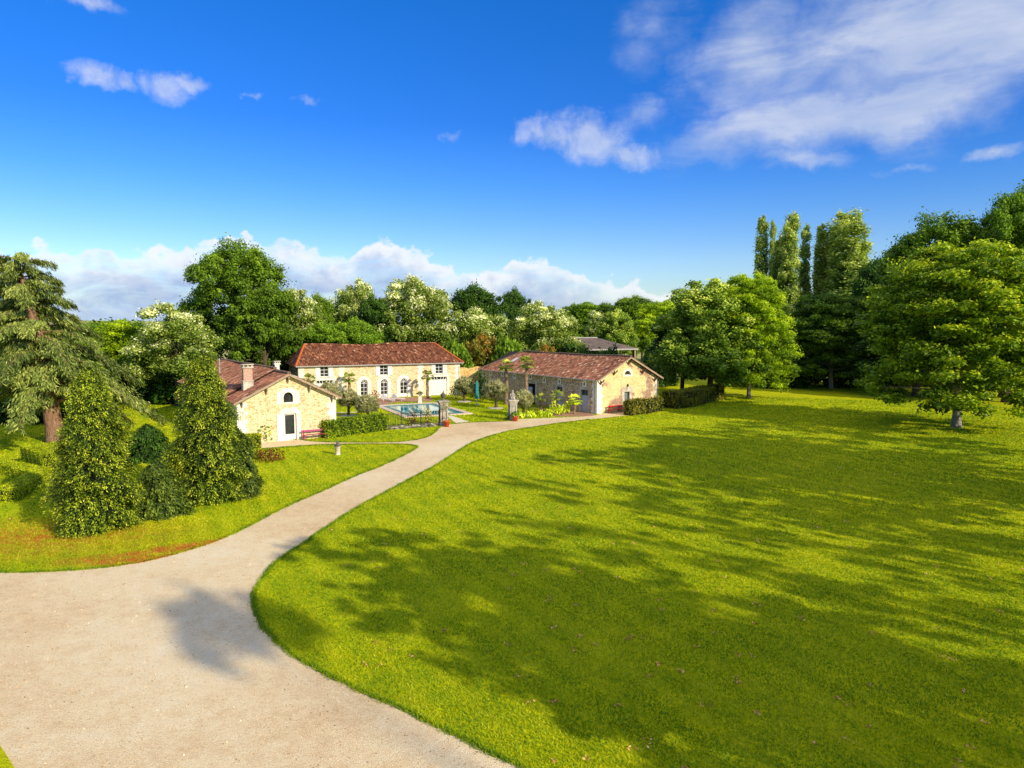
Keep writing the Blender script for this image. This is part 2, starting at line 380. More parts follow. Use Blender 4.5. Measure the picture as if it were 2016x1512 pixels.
# far fields
yy = t.n('SeparateXYZ', Vector=p).outputs[1]
far = t.ramp(t.noise(p, .012, 2), [(.42, S(96, 120, 36)), (.5, S(176, 176, 96)), (.62, S(206, 196, 136))])
c = t.mix(t.m('DIVIDE', t.m('SUBTRACT', yy, 125), 25, 0, True), c, far)
t.out(t.pbr(c, .95, .1, t.m('ADD', n3, n4), .9, .06)); M['lawn'] = m

m, t = newmat('gravel'); p = t.pos()
g1 = t.noise(p, .12, 4, .6); g2 = t.noise(p, 1.9, 8, .75); g3 = t.noise(p, 22, 3, .8)
vo = t.n('TexVoronoi', Vector=p, Scale=38.0)
gc = t.n('SeparateColor', i0=vo.outputs['Color']).outputs[0]
s = t.m('ADD', t.m('ADD', t.m('MULTIPLY', g1, .45), t.m('MULTIPLY', g2, .35)), t.m('MULTIPLY_ADD', g3, .35, -.08))
c = t.ramp(s, [(.3, S(190, 158, 118)), (.43, S(236, 206, 158)), (.53, S(250, 228, 182)), (.66, S(254, 242, 210))])
c = t.mix(.45, c, t.ramp(gc, [(0, (.5, .46, .42, 1)), (.35, (.86, .84, .8, 1)), (1, (1.0, 1.0, 1.0, 1))]), 'MULTIPLY')
t.out(t.pbr(c, .95, .12, t.m('ADD', t.m('MULTIPLY', vo.outputs['Distance'], -1.0), t.m('MULTIPLY', g3, .8)), .8, .02)); M['gravel'] = m
M['path'] = plain('pale_sandy_path', S(244, 226, 194), .95, .14, 3)
M['terrace'] = plain('terracotta_paving', S(178, 134, 108), .9, .25, 4)
M['gravel_ring'] = plain('white_pebble_bed', S(206, 196, 178), .95, .22, 9)

m, t = newmat('pool_water'); p = t.pos()
w = t.noise(p, 1.4, 2, .5)
t.out(t.pbr(S(20, 160, 166), .01, .8, w, .004, .03, IOR=1.6)); M['water'] = m
M['pool_rim'] = plain('teal_pool_liner', S(12, 128, 128), .35, .06, 1.5)

# ------------------------------------------------------------------ ground, drive, paths, pool
def sheet(name, pts, z, mat, kind='structure', wob=0.0, smooth_it=True, thick=0.0):
    pts = [Vector((q[0], q[1], 0)) for q in pts]
    if smooth_it:
        out = []; n = len(pts)
        for i in range(n):
            p0, p1, p2, p3 = pts[i - 1], pts[i], pts[(i + 1) % n], pts[(i + 2) % n]
            k = max(1, min(24, int((p2 - p1).length / .45)))
            for j in range(k):
                u = j / k
                # centripetal-like: limit overshoot by scaling tangents to the segment length
                d = (p2 - p1).length; m1 = (p2 - p0); m2 = (p3 - p1)
                m1 = m1 * (d / ((p2 - p1).length + (p1 - p0).length + 1e-6)); m2 = m2 * (d / ((p3 - p2).length + (p2 - p1).length + 1e-6))
                q = p1 * (2 * u ** 3 - 3 * u * u + 1) + m1 * (u ** 3 - 2 * u * u + u) + p2 * (-2 * u ** 3 + 3 * u * u) + m2 * (u ** 3 - u * u)
                if wob: q += Vector((random.uniform(-wob, wob), random.uniform(-wob, wob), 0))
                out.append(q)
        pts = out
    mb = MB(); mb.poly([(q.x, q.y) for q in pts], [], lambda a, b, d: (a, b, z + d), 0, 0, thick)
    o = mb.build(name, mat)
    if kind: o['kind'] = kind
    return o, np.array([(q.x, q.y) for q in pts])

xs = np.concatenate([-np.geomspace(6000, 160, 14), np.arange(-150, 151, 6), np.geomspace(160, 6000, 14)])
ys = np.concatenate([[-400, -150, -60], np.arange(-30, 181, 6), np.geomspace(190, 9000, 22)])
mb = MB(); nx, ny = len(xs), len(ys)
def hillz(x, y):
    u = min(1, max(0, (y - 900) / 2600)); u = u * u * (3 - 2 * u)
    return u * (26 + 14 * math.sin(x * .0011 - 1.2) + 7 * math.sin(x * .0037))
mb.add([(x, y, hillz(x, y)) for y in ys for x in xs], [(j * nx + i, j * nx + i + 1, (j + 1) * nx + i + 1, (j + 1) * nx + i) for j in range(ny - 1) for i in range(nx - 1)])
tag(mb.build('ground', M['lawn'], None, True), kind='structure')

drive_px = [(-900, 1140), (-400, 1132), (0, 1128), (100, 1126), (200, 1119), (300, 1103), (400, 1075), (480, 1042), (560, 1000), (640, 965), (699, 938), (743, 921), (779, 905), (808, 890), (819, 883),
            (820, 879), (803, 876), (740, 875), (672, 875.5), (620, 877), (560, 881), (520, 884), (500, 884), (500, 872), (540, 868), (590, 866), (612, 869), (660, 871), (767, 871), (809, 868), (833, 863.5), (850, 856),
            (861, 846), (868, 840), (884, 836), (931, 832), (1000, 829.5), (1020, 826), (1100, 822.5), (1165, 819), (1190, 814), (1240, 811), (1240, 817), (1227, 819), (1179, 824), (1119, 831.7), (1098, 834), (1060, 840), (999, 850), (940, 868), (900, 890),
            (860, 916), (800, 948), (740, 980), (690, 1008), (640, 1042), (590, 1076), (556, 1098), (528, 1125), (508, 1152), (499, 1180), (503, 1205), (518, 1235), (556, 1275), (620, 1317), (700, 1357), (800, 1402), (900, 1450),
            (970, 1485), (1030, 1512), (1150, 1570), (1500, 1760), (1500, 2600), (-3000, 2600), (-3000, 1500)]
_, DRIVE = sheet('driveway', [G(*q) for q in drive_px], .02, M['gravel'], wob=.035)
_, LAWNBIT = sheet('lawn_verge', [G(*q) for q in [(-600, 1380), (-100, 1450), (0, 1472), (14, 1492), (26, 1512), (60, 1600), (-600, 1700)]], .05, M['lawn'], wob=.03, thick=.04)
_, GATEPATH = sheet('path', [G(*q) for q in [(880, 819), (891, 819), (908, 825), (927, 832.2), (900, 834.4), (888, 826)]], .012, M['path'], smooth_it=False)
_, SIDEPATH = sheet('garden_path', [G(*q) for q in [(640, 812.8), (704, 811), (704, 812.2), (640, 814.2)]], .012, M['path'], smooth_it=False)
_, TERR = sheet('pool_terrace', [G(*q) for q in [(700, 787), (752, 783.5), (850, 781.5), (852, 790), (780, 792), (742, 801), (735, 797)]], .008, M['terrace'], smooth_it=False)
_, YARD = sheet('yard_paving', [G(*q) for q in [(1060, 806), (1110, 806), (1172, 815), (1166, 820), (1090, 820)]], .008, M['terrace'], smooth_it=False)
PA = R(25.5); pu = Vector((math.cos(PA), math.sin(PA), 0)); pa = Vector((-math.sin(PA), math.cos(PA), 0))
PC = sum((G(*q) for q in [(749, 801), (802, 820), (924, 815), (846, 794)]), Vector()) / 4
PWd, PLn = 6.6, 11.4
def prect(hw, hl): return [PC + pu * x * hw + pa * y * hl for x, y in ((-1, -1), (1, -1), (1, 1), (-1, 1))]
POOL = np.array([(q.x, q.y) for q in prect(PWd / 2 + .75, PLn / 2 + .75)])
def ring(name, o, i, z, mat, thick, inner):
    mb = MB(); mb.poly([(q.x, q.y) for q in o], [[(q.x, q.y) for q in i]], lambda a, b, d: (a, b, z + d), 0, inner, thick)
    return tag(mb.build(name, mat), kind='structure')
ring('pool_coping', prect(PWd / 2 + .7, PLn / 2 + .7), prect(PWd / 2, PLn / 2), .1, M['coping'], .1, .06)
ring('pool_edge', prect(PWd / 2 - .004, PLn / 2 - .004), prect(PWd / 2 - .7, PLn / 2 - 1.2), .05, M['pool_rim'], .02, .02)
sheet('pool_water', prect(PWd / 2 - .01, PLn / 2 - .01), .036, M['water'], smooth_it=False)

# ------------------------------------------------------------------ building helpers
def arch(x0, x1, z0, zs, n=12, rise=1.0):
    c, r = (x0 + x1) / 2, (x1 - x0) / 2
    return [(x0, z0), (x1, z0)] + [(c + r * math.cos(k * math.pi / n), zs + r * rise * math.sin(k * math.pi / n)) for k in range(n + 1)]
def rect(x0, x1, z0, z1): return [(x0, z0), (x1, z0), (x1, z1), (x0, z1)]
front = lambda y0=0.0: (lambda a, b, d: (a, y0 - d, b))
side = lambda x0=0.0: (lambda a, b, d: (x0 - d, a, b))

def surround(parent, outer, hole, to3, mat, name='stone_surround', proud=.03):
    mb = MB(); mb.poly(outer, [hole] if hole else [], to3, proud, proud + .02, proud + .02)
    return mb.build(name, mat, parent)

def bars(mb, to3, segs, w, d, dep):
    for (a, b), (a2, b2) in segs:
        p, q = Vector(to3(a, b, -dep)), Vector(to3(a2, b2, -dep)); n = Vector(to3(0, 0, 1)) - Vector(to3(0, 0, 0))
        mb.bar(p, q, w, d, n)

def glazed(parent, name, hole, to3, fmat, dep=.18, vs=(), hs=(), zs=None, fan=0, panel=0.0, w=.07, gname='pane', gmat=None):
    """frame that fills an opening, with glazing bars at vs / hs, a fan above zs and a solid panel below"""
    xs_ = [p[0] for p in hole]; z_ = [p[1] for p in hole]; x0, x1, z0, z1 = min(xs_), max(xs_), min(z_), max(z_)
    mb = MB(); n = len(hole)
    cx, cz = (x0 + x1) / 2, (z0 + z1) / 2
    inn = [(cx + (a - cx) * (1 - 2 * w / (x1 - x0)), cz + (b - cz) * (1 - 2 * w / (z1 - z0))) for a, b in hole]
    mb.poly(hole, [inn], to3, -dep + .03, .06, .06)
    top = zs if zs else z1
    segs = [((v, z0 + panel), (v, top)) for v in vs] + [((x0 + w * .5, h), (x1 - w * .5, h)) for h in hs]
    if zs and fan:
        segs.append(((x0, zs), (x1, zs))); r = (x1 - x0) / 2
        for k in range(1, fan):
            a = math.pi * k / fan; segs.append(((cx, zs), (cx + r * .95 * math.cos(a), zs + (z1 - zs) * .95 * math.sin(a))))
    bars(mb, to3, segs, .05, .05, dep - .005)
    if panel: mb.poly(rect(x0 + w * .8, x1 - w * .8, z0 + w * .5, z0 + panel), [], to3, -dep + .015, 0, .03)
    o = mb.build(name, fmat, parent)
    g = MB(); g.poly(hole, [], to3, -dep - .02); g.build(gname, gmat or M['glass'], o)
    return o

def leafshut(parent, a0, a1, z0, z1, to3, mat, name='shutter', d=.07, label=None):
    mb = MB(); n = max(3, int(abs(a1 - a0) / .14)); w = (a1 - a0) / n
    for k in range(n): mb.poly(rect(a0 + k * w + .008, a0 + (k + 1) * w - .008, z0, z1), [], to3, d, 0, .035)
    for z in (z0 + .2 * (z1 - z0), z0 + .8 * (z1 - z0)): mb.poly(rect(a0 + .02, a1 - .02, z - .05, z + .05), [], to3, d + .022, 0, .022)
    o = mb.build(name, mat, parent)
    if label: o['label'] = label
    return o

def roof_plane(mb, e0, e1, s0, s1, T, us, rib=.23, tile=.4, sag=None, rng=None):
    """canal tiles: e0-e1 eave, us unit vector up the slope, T slope length, ridge from s0 to s1 along the eave"""
    e0, e1, us = Vector(e0), Vector(e1), Vector(us); ue = (e1 - e0); L = ue.length; ue /= L; nn = ue.cross(us).normalized()
    if nn.z < 0: nn = -nn
    n = int(L / rib); rib = L / n
    prof = [(0, 0), (.12, .035), (.32, .075), (.52, .035), (.64, 0), (1.0, -.005)]
    for k in range(n):
        s = (k + .5) * rib
        t1 = T if s0 <= s <= s1 else (T * s / max(s0, 1e-6) if s < s0 else T * (L - s) / max(L - s1, 1e-6))
        rows = max(1, int(round(t1 / tile)))
        for j in range(rows):
            ta, tb = t1 * j / rows, t1 * (j + 1) / rows + .03
            mb.ct = min(1, max(0, rng.gauss(.48, .21))); jit = rng.uniform(-.012, .012)
            vs = []
            for tt, lift in ((ta - rng.uniform(0, .03), .03), (tb, .0)):
                for f, h in prof:
                    q = e0 + ue * (k * rib + f * rib + jit) + us * tt + nn * (h + lift)
                    if sag: q.z += sag(s / L, tt / T)
                    vs.append(q)
            m_ = len(prof)
            mb.add(vs, [(i, i + 1, m_ + i + 1, m_ + i) for i in range(m_ - 1)] + ([tuple(range(m_ - 1, -1, -1))] if j == 0 else []))
    mb.ct = .5

def caps(mb, p, q, r, seg=.42, rng=random, sag=None):
    p, q = Vector(p), Vector(q); L = (q - p).length; n = max(1, int(L / seg)); a = (q - p) / L
    x = a.cross(Vector((0, 0, 1))).normalized(); y = x.cross(a)
    if y.z < 0: y = -y
    for k in range(n):
        mb.ct = rng.random(); vs = []
        for u, rr in ((k / n, r * 1.1), ((k + 1.12) / n, r * .92)):
            c = p + a * L * u
            if sag: c.z += sag(u, 1)
            vs += [c + x * rr * math.cos(h) + y * rr * math.sin(h) for h in [math.pi * i / 6 for i in range(7)]]
        mb.add(vs, [(i, i + 1, 8 + i, 7 + i) for i in range(6)] + [tuple(range(6, -1, -1))])
    mb.ct = .5

def quoin(parent, cx, cy, ux, uy, z1, mat, rng, w=.42, z0=0.0, name='corner_stones'):
    """alternating long and short corner blocks at a wall corner; ux, uy point along the two walls"""
    mb = MB(); z = z0; k = 0
    while z < z1 - .05:
        h = min(rng.uniform(.32, .42), z1 - z)
        a, b = (w * 1.25, w * .95) if k % 2 else (w * .95, w * 1.25)
        a *= rng.uniform(.92, 1.1); b *= rng.uniform(.92, 1.1)
        xa, xb = sorted((cx - ux * .03, cx + ux * a)); ya, yb = sorted((cy - uy * .03, cy + uy * b))
        xs1 = sorted((cx - ux * .03, cx + ux * .1)); ys1 = sorted((cy - uy * .03, cy + uy * .1))
        mb.box(xa, xb, ys1[0], ys1[1], z + .004, z + h - .004)
        yy2 = sorted((cy + uy * .1, cy + uy * b)); mb.box(xs1[0], xs1[1], yy2[0], yy2[1], z + .004, z + h - .004)
        z += h; k += 1
    return mb.build(name, mat, parent)

def bracket(parent, x, z, mat, depth=.45, h=.62, y0=0.0):
    mb = MB()
    mb.box(x - .07, x + .07, y0 - .06, y0, z - h, z - .05)
    mb.box(x - .06, x + .06, y0 - depth, y0 - .06, z - .16, z - .04)
    mb.bar((x, y0 - .05, z - h + .06), (x, y0 - depth + .05, z - .12), .09, .09, (1, 0, 0))
    return mb.build('bracket', mat, parent)

def chimney(parent, x, y, z0, z1, w, d, cap=True, mat=None, cmat=None):
    mb = MB(); zc = z0 + (z1 - z0) * .42
    mb.box(x - w / 2, x + w / 2, y - d / 2, y + d / 2, z0, zc); mb.box(x - w / 2 - .05, x + w / 2 + .05, y - d / 2 - .05, y + d / 2 + .05, zc, zc + .09)
    mb.cm = 1; mb.box(x - w / 2 + .05, x + w / 2 - .05, y - d / 2 + .05, y + d / 2 - .05, zc + .09, z1 - .25); mb.cm = 0
    mb.box(x - w / 2 - .04, x + w / 2 + .04, y - d / 2 - .04, y + d / 2 + .04, z1 - .25, z1 - .13)
    o = mb.build('chimney', [mat or M['stone_old'], cmat or M['brick']], parent)
    c = MB()
    for sx in (-1, 0, 1):
        for sy in (-1, 1): c.box(x + sx * w * .4 - .05, x + sx * w * .4 + .05, y + sy * d * .4 - .05, y + sy * d * .4 + .05, z1 - .13, z1 + .02)
    c.box(x - w / 2 - .06, x + w / 2 + .06, y - d / 2 - .06, y + d / 2 + .06, z1 + .02, z1 + .08)
    c.build('chimney_cap', M['stone_old'], o)
    return o
RG = random.Random(3)

# ------------------------------------------------------------------ gabled cottage on the left
C0 = G(469, 877); TH = R(35)
cot = thing('stone_cottage', 'small gabled cottage of golden rubble stone, right of the two bushy spruces', 'house', C0, TH)
W, L, EV, PK = 8.5, 23.5, 3.6, 5.72
SL = (PK - EV) / (W / 2); sln = Vector((1, 0, SL)).normalized()
win = arch(3.86, 4.68, 3.35, 3.82); dr = rect(3.86, 4.94, 0, 2.36)
mb = MB(); mb.poly([(0, 0), (W, 0), (W, EV), (W / 2, PK), (0, EV)], [win, dr], front(), 0, .3)
mb.poly([(0, 0), (L, 0), (L, EV), (0, EV)], [], side()); mb.poly([(0, 0), (L, 0), (L, EV), (0, EV)], [], side(W)); mb.poly([(0, 0), (W, 0), (W, EV), (W / 2, PK), (0, EV)], [], front(L))
mb.build('wall', M['rubble'], cot)
for cx, ux in ((0, 1), (W, -1)): quoin(cot, cx, 0, ux, 1, EV - .06, M['stone'], RG, .62)
surround(cot, [(3.3, 3.22), (5.24, 3.22), (5.24, 4.2), (4.9, 4.38), (4.6, 4.6), (3.94, 4.6), (3.64, 4.38), (3.3, 4.2)], win, front(), M['stone'])
surround(cot, [(3.5, -.02), (3.86, -.02), (3.86, 2.36), (4.94, 2.36), (4.94, -.02), (5.28, -.02), (5.28, 2.5), (5.0, 2.86), (3.8, 2.86), (3.5, 2.6)], None, front(), M['stone'])
glazed(cot, 'window', win, front(), M['dark_timber'], .24, (4.27,), (), 3.82, 0, 0, .05)
d = glazed(cot, 'door', dr, front(), M['white_paint'], .2, (), (), None, 0, .55, .13)
mb = MB(); mb.tube([(4.02, .16, 1.05), (4.02, .1, 1.05), (4.14, .1, 1.05)], .018, 6); mb.build('handle', M['iron'], d)
leafshut(cot, 3.24, 3.84, .04, 2.34, front(), M['white_paint'], label='door shutter folded open against the wall')
sl2 = math.hypot(W / 2, PK - EV)
def cot_roof(y0, y1, lift, name, sg=None):
    mb = MB(); ex = .42
    T = sl2 + ex
    for sx, x0 in ((1, 0), (-1, W)):
        us = Vector((sx * sln.x, 0, sln.z)); e = Vector((x0, 0, EV + .12 + lift)) - us * ex
        a, b = Vector((e.x, y0, e.z)), Vector((e.x, y1, e.z))
        roof_plane(mb, a, b, 0, (b - a).length, T, us, sag=sg, rng=RG)
    o = mb.build(name, M['tile_old'], cot)
    mb = MB(); caps(mb, (W / 2, y0 + .02, PK + .17 + lift), (W / 2, y1, PK + .17 + lift), .15, rng=RG); mb.build('ridge_cap', M['ridge_old'], o)
    mb = MB()
    for sx, x0 in ((1, 0), (-1, W)):
        us = Vector((sx * sln.x, 0, sln.z)); q = Vector((x0, 0, EV + .06 + lift)) - us * (ex - .04); r = Vector((W / 2, 0, PK + .06 + lift))
        mb.add([(q.x, y0 + .03, q.z), (q.x, y1, q.z), (r.x, y1, r.z), (r.x, y0 + .03, r.z)], [(0, 1, 2, 3)])
    mb.build('roof_boarding', M['timber'], o)
    return o
rf = cot_roof(-.48, 3.4, 0, 'roof')
cot_roof(3.4, L + .3, .22, 'roof', lambda u, v: .06 * math.sin(u * 9) * v)
for sx, x0 in ((1, 0), (-1, W)):
    us = Vector((sx * sln.x, 0, sln.z)); q = Vector((x0, -.5, EV + .05)) - us * .4
    mb = MB(); mb.bar(q, (W / 2 - sx * .0, -.5, PK + .05), .05, .17, (0, 0, 1)); mb.build('barge_board', M['timber'], cot)
for x, z in ((.36, 3.72), (2.4, 4.72), (W / 2, 5.62), (6.1, 4.72), (8.14, 3.72)): bracket(cot, x, z, M['timber'])
chimney(cot, 1.55, 2.5, 4.1, 6.55, .86, .62)
chimney(cot, 5.6, 7.5, 4.8, 6.5, .5, .5, mat=M['stone'], cmat=M['stone'])
chimney(cot, .6, 12.5, 3.8, 5.9, .6, .5, mat=M['stone'], cmat=M['stone'])
mb = MB(); mb.tube([(2.2, 15.5, 4.6), (2.2, 15.5, 6.6)], .06, 8); mb.build('vent_pipe', M['zinc'], cot)

# ------------------------------------------------------------------ long stable block on the right
S0 = G(1175, 815)
sta = thing('stone_outbuilding', 'long low stone outbuilding with a weathered tiled roof and patchy plaster gable', 'outbuilding', S0, TH)
W, L, EV, PK = 9.55, 24.0, 3.86, 6.22
SL = (PK - EV) / (W / 2); sln = Vector((1, 0, SL)).normalized(); sl2 = math.hypot(W / 2, PK - EV)
lun = arch(4.2, 5.22, 4.22, 4.24, 12, .95); dr = rect(4.22, 5.04, 0, 2.27)
mb = MB(); mb.poly([(0, 0), (W, 0), (W, EV), (W / 2, PK), (0, EV)], [lun, dr], front(), 0, .3)
mb.build('gable_wall', M['rubble_patch'], sta)
vents = [(21.75, 3.42), (18.87, 3.42), (16.1, 3.34), (12.62, 3.42), (9.73, 3.2), (6.75, 3.2), (2.17, 3.24)]
vh = [arch(y - .14, y + .14, z - .14, z + .06) for y, z in vents]
drs = [rect(11.55, 13.3, 0, 2.62), rect(6.15, 7.25, 0, 2.62), rect(1.55, 2.8, 0, 2.6)]
wins = [rect(21.1, 21.6, 1.1, 2.35), rect(19.75, 20.3, 1.1, 2.35)]
mb = MB(); mb.poly(rect(0, L, 0, EV), vh + drs + wins, side(), 0, .28)
mb.poly(rect(0, L, 0, EV), [], side(W)); mb.poly(rect(0, W, 0, EV), [], front(L))
mb.build('wall', M['rubble_grey'], sta)
quoin(sta, 0, 0, 1, 1, EV, M['stone'], RG, .72); quoin(sta, W, 0, -1, 1, EV, M['stone_old'], RG, .5); quoin(sta, 0, L, 1, -1, EV, M['stone_old'], RG, .5)
surround(sta, [(3.96, 4.06), (5.5, 4.06), (5.5, 4.5), (5.28, 4.82), (4.95, 4.98), (4.48, 4.98), (4.16, 4.82), (3.96, 4.5)], lun, front(), M['stone'])
surround(sta, [(3.86, -.02), (4.22, -.02), (4.22, 2.27), (5.04, 2.27), (5.04, -.02), (5.42, -.02), (5.42, 2.3), (5.58, 2.3), (5.58, 2.82), (3.8, 2.82), (3.8, 2.3), (3.86, 2.3)], None, front(), M['stone_old'])
glazed(sta, 'window', lun, front(), M['white_paint'], .2, (), (), None, 0, 0, .04)
mb = MB(); mb.poly(dr, [], front(), -.26); mb.build('door', M['grey_paint'], sta)
mb = MB(); mb.lathe([(.02, 0), (.09, .02), (.11, .1), (.05, .2), (.09, .26), (.03, .34)], (4.66, -.14, 2.86), 10); mb.build('door_ornament', M['iron'], sta)
for (y, z), h in zip(vents, vh):
    a = .34
    s_ = surround(sta, arch(y - a, y + a, z - .34, z + .08, 10, 1.25), h, side(), M['stone'], 'vent_surround')
    mb = MB(); mb.poly(h, [], side(), -.2); mb.build('vent', M['glass'], s_)
for r_, nm in zip(drs, ('open', 'pale', 'pale')):
    y0, y1, zt = r_[0][0], r_[1][0], r_[2][1]
    surround(sta, [(y0 - .3, -.02), (y0, -.02), (y0, zt), (y1, zt), (y1, -.02), (y1 + .3, -.02), (y1 + .3, zt + .05), (y1 + .42, zt + .05), (y1 + .42, zt + .3), (y0 - .42, zt + .3), (y0 - .42, zt + .05), (y0 - .3, zt + .05)], None, side(), M['stone_old'])
    if nm == 'open':
        mb = MB(); mb.poly(r_, [], side(), -.27); mb.build('doorway', M['interior'], sta)
        o = leafshut(sta, 12.35, 13.28, .05, 2.15, side(), M['pale_blue_paint'], 'door', -.1, 'pale door leaf standing open')
    else:
        mb = MB(); mb.poly(rect(y0, y1, 0, zt - .68), [], side(), -.14, 0, .04); mb.poly(rect(y0 + .12, y1 - .12, .2, .75), [], side(), -.125, 0, .02); mb.poly(rect(y0 + .12, y1 - .12, .9, zt - .8), [], side(), -.125, 0, .02)
        dd = mb.build('door', M['pale_blue_paint'], sta)
        glazed(dd, 'fanlight', rect(y0, y1, zt - .66, zt), side(), M['grey_paint'], .16, ((y0 + y1) / 2,), (), None, 0, 0, .06)
for r_ in wins:
    glazed(sta, 'window', r_, side(), M['pale_blue_paint'], .14, ((r_[0][0] + r_[1][0]) / 2,), (1.5, 1.9))
    surround(sta, rect(r_[0][0] - .25, r_[1][0] + .25, .85, 2.65), r_, side(), M['stone_old'])
def ssag(u, v): return (-.10 * math.sin(u * math.pi) + .03 * math.sin(u * 14)) * v
mb = MB(); ex = .4; T_ = sl2 + ex; RY = 20.6
usl = Vector((sln.x, 0, sln.z)); e = Vector((0, 0, EV + .12)) - usl * ex
roof_plane(mb, (e.x, -.5, e.z), (e.x, L + .45, e.z), 0, RY + .5, T_, usl, sag=ssag, rng=RG)
usr = Vector((-sln.x, 0, sln.z)); er = Vector((W, 0, EV + .12)) - usr * (ex + .3)
roof_plane(mb, (er.x, -.5, er.z), (er.x, L + .45, er.z), 0, RY + .5, T_ + .3, usr, sag=ssag, rng=RG)
hv = Vector((0, RY - (L + .45), PK + .12 - e.z)); 
roof_plane(mb, (e.x, L + .45, e.z), (W - e.x, L + .45, e.z), W / 2 - e.x, W / 2 - e.x, hv.length, hv.normalized(), rng=RG)
rf = mb.build('roof', M['tile_old'], sta)
mb = MB(); caps(mb, (W / 2, -.48, PK + .16), (W / 2, RY, PK + .16), .15, rng=RG, sag=ssag); caps(mb, (e.x, L + .45, e.z + .05), (W / 2, RY, PK + .16), .13, rng=RG); mb.build('ridge_cap', M['ridge_old'], rf)
mb = MB(); mb.add([(e.x, -.47, e.z - .06), (e.x, L, e.z - .06), (W / 2, L, PK + .05), (W / 2, -.47, PK + .05), (er.x, -.47, er.z - .06), (er.x, L, er.z - .06)], [(0, 1, 2, 3), (3, 2, 5, 4)]); mb.build('roof_boarding', M['dark_timber'], rf)
mb = MB(); q = Vector((2.4, 19.5, EV + .12 + 2.4 * SL + .12)); vv = usl * .62
mb.add([q - vv + Vector((0, -.4, 0)), q - vv + Vector((0, .4, 0)), q + vv + Vector((0, .4, 0)), q + vv + Vector((0, -.4, 0))], [(0, 1, 2, 3)]); mb.build('skylight', M['white_plastic'], rf)
for q, r_ in ((e, W / 2), (er, W / 2)):
    mb = MB(); mb.bar((q.x, -.5, q.z - .08), (r_, -.5, PK + .03), .05, .16, (0, 0, 1)); mb.build('barge_board', M['timber'], sta)
for x, z in ((.45, 3.96), (2.5, 4.98), (W / 2, 6.1), (7.05, 4.98), (9.1, 3.96)):
    mb = MB()
    for sx in (-1, 1): mb.bar((x, -.05, z - .62), (x + sx * .26, -.4, z - .14 - (.12 if False else 0)), .1, .1, (0, 1, 0))
    mb.box(x - .06, x + .06, -.1, 0, z - .7, z - .35); mb.build('bracket', M['bracket'], sta)
mb = MB(); mb.tube([(e.x - .07, -.45, e.z - .02), (e.x - .07, L + .4, e.z - .02)], .065, 7); mb.tube([(e.x - .07, .3, e.z - .04), (-.06, .38, e.z - .5), (-.06, .38, .05)], .045, 7); mb.build('gutter', M['zinc'], sta)
mb = MB(); mb.tube([(er.x + .06, -.45, er.z - .02), (er.x + .06, L, er.z - .02)], .06, 7); mb.tube([(er.x + .06, -.2, er.z - .05), (W + .1, -.1, er.z - .45), (W + .08, -.05, .05)], .04, 7); mb.build('gutter', M['zinc'], sta)

# ------------------------------------------------------------------ pool house at the back of the yard
P0 = Vector((-27.94, 92.93, 0)); TP = R(25)
ph = thing('pool_house', 'two storey stone house with red hipped roof and arched white doors behind the pool', 'house', P0, TP)
W, D, EV, PK = 22.5, 9.0, 4.66, 7.18
ups = [rect(2.75, 3.82, 3.15, 4.56), rect(10.8, 11.9, 3.15, 4.56), rect(18.82, 19.9, 3.12, 4.54)]
ads = [arch(8.05, 9.12, 0, 2.1, 12, 1.0), arch(10.82, 11.9, 0, 2.08, 12, 1.0), arch(13.6, 14.7, 0, 2.08, 12, 1.0)]
gar = [rect(2.2, 4.46, 0, 2.66), rect(18.15, 20.55, 0, 2.66)]
mb = MB(); mb.poly(rect(0, W, 0, EV), ups + ads + gar, front(), 0, .26)
mb.poly(rect(0, D, 0, EV), [], side(W)); mb.poly(rect(0, W, 0, EV), [], front(D)); mb.build('wall', M['rubble'], ph)
mb = MB(); mb.poly(rect(0, D, 0, EV), [], side()); mb.build('side_wall', M['rubble_low'], ph)
quoin(ph, 0, 0, 1, 1, EV - .02, M['stone'], RG, .6); quoin(ph, W, 0, -1, 1, EV - .02, M['stone'], RG, .6)
for x in (5.6, 16.6):
    mb = MB(); z = 0; k = 0
    while z < EV - .1:
        h = min(.4, EV - .03 - z); w = (.42, .3)[k % 2]; mb.box(x - w, x + w, -.03, .02, z + .004, z + h - .004); z += h; k += 1
    mb.build('pilaster', M['stone'], ph)
for q in ups:
    x0, x1, z0, z1 = q[0][0], q[1][0], q[0][1], q[2][1]
    surround(ph, rect(x0 - .22, x1 + .22, z0 - .2, EV - .015), q, front(), M['stone'])
    glazed(ph, 'window', q, front(), M['white_paint'], .14, ((x0 + x1) / 2,), (z0 + .42, z0 + .9), None, 0, 0, .06)
    for a, b in ((x0 - .62, x0 - .02), (x1 + .02, x1 + .62)): leafshut(ph, a, b, z0 - .03, z1 - .02, front(), M['white_paint'])
for q in ads:
    x0, x1 = q[0][0], q[1][0]
    surround(ph, arch(x0 - .42, x1 + .42, -.02, 2.1, 12, 1.0), q, front(), M['stone'])
    glazed(ph, 'door', q, front(), M['white_paint'], .14, ((x0 + x1) / 2,), (.98, 1.5), 2.08, 4, .5, .1)
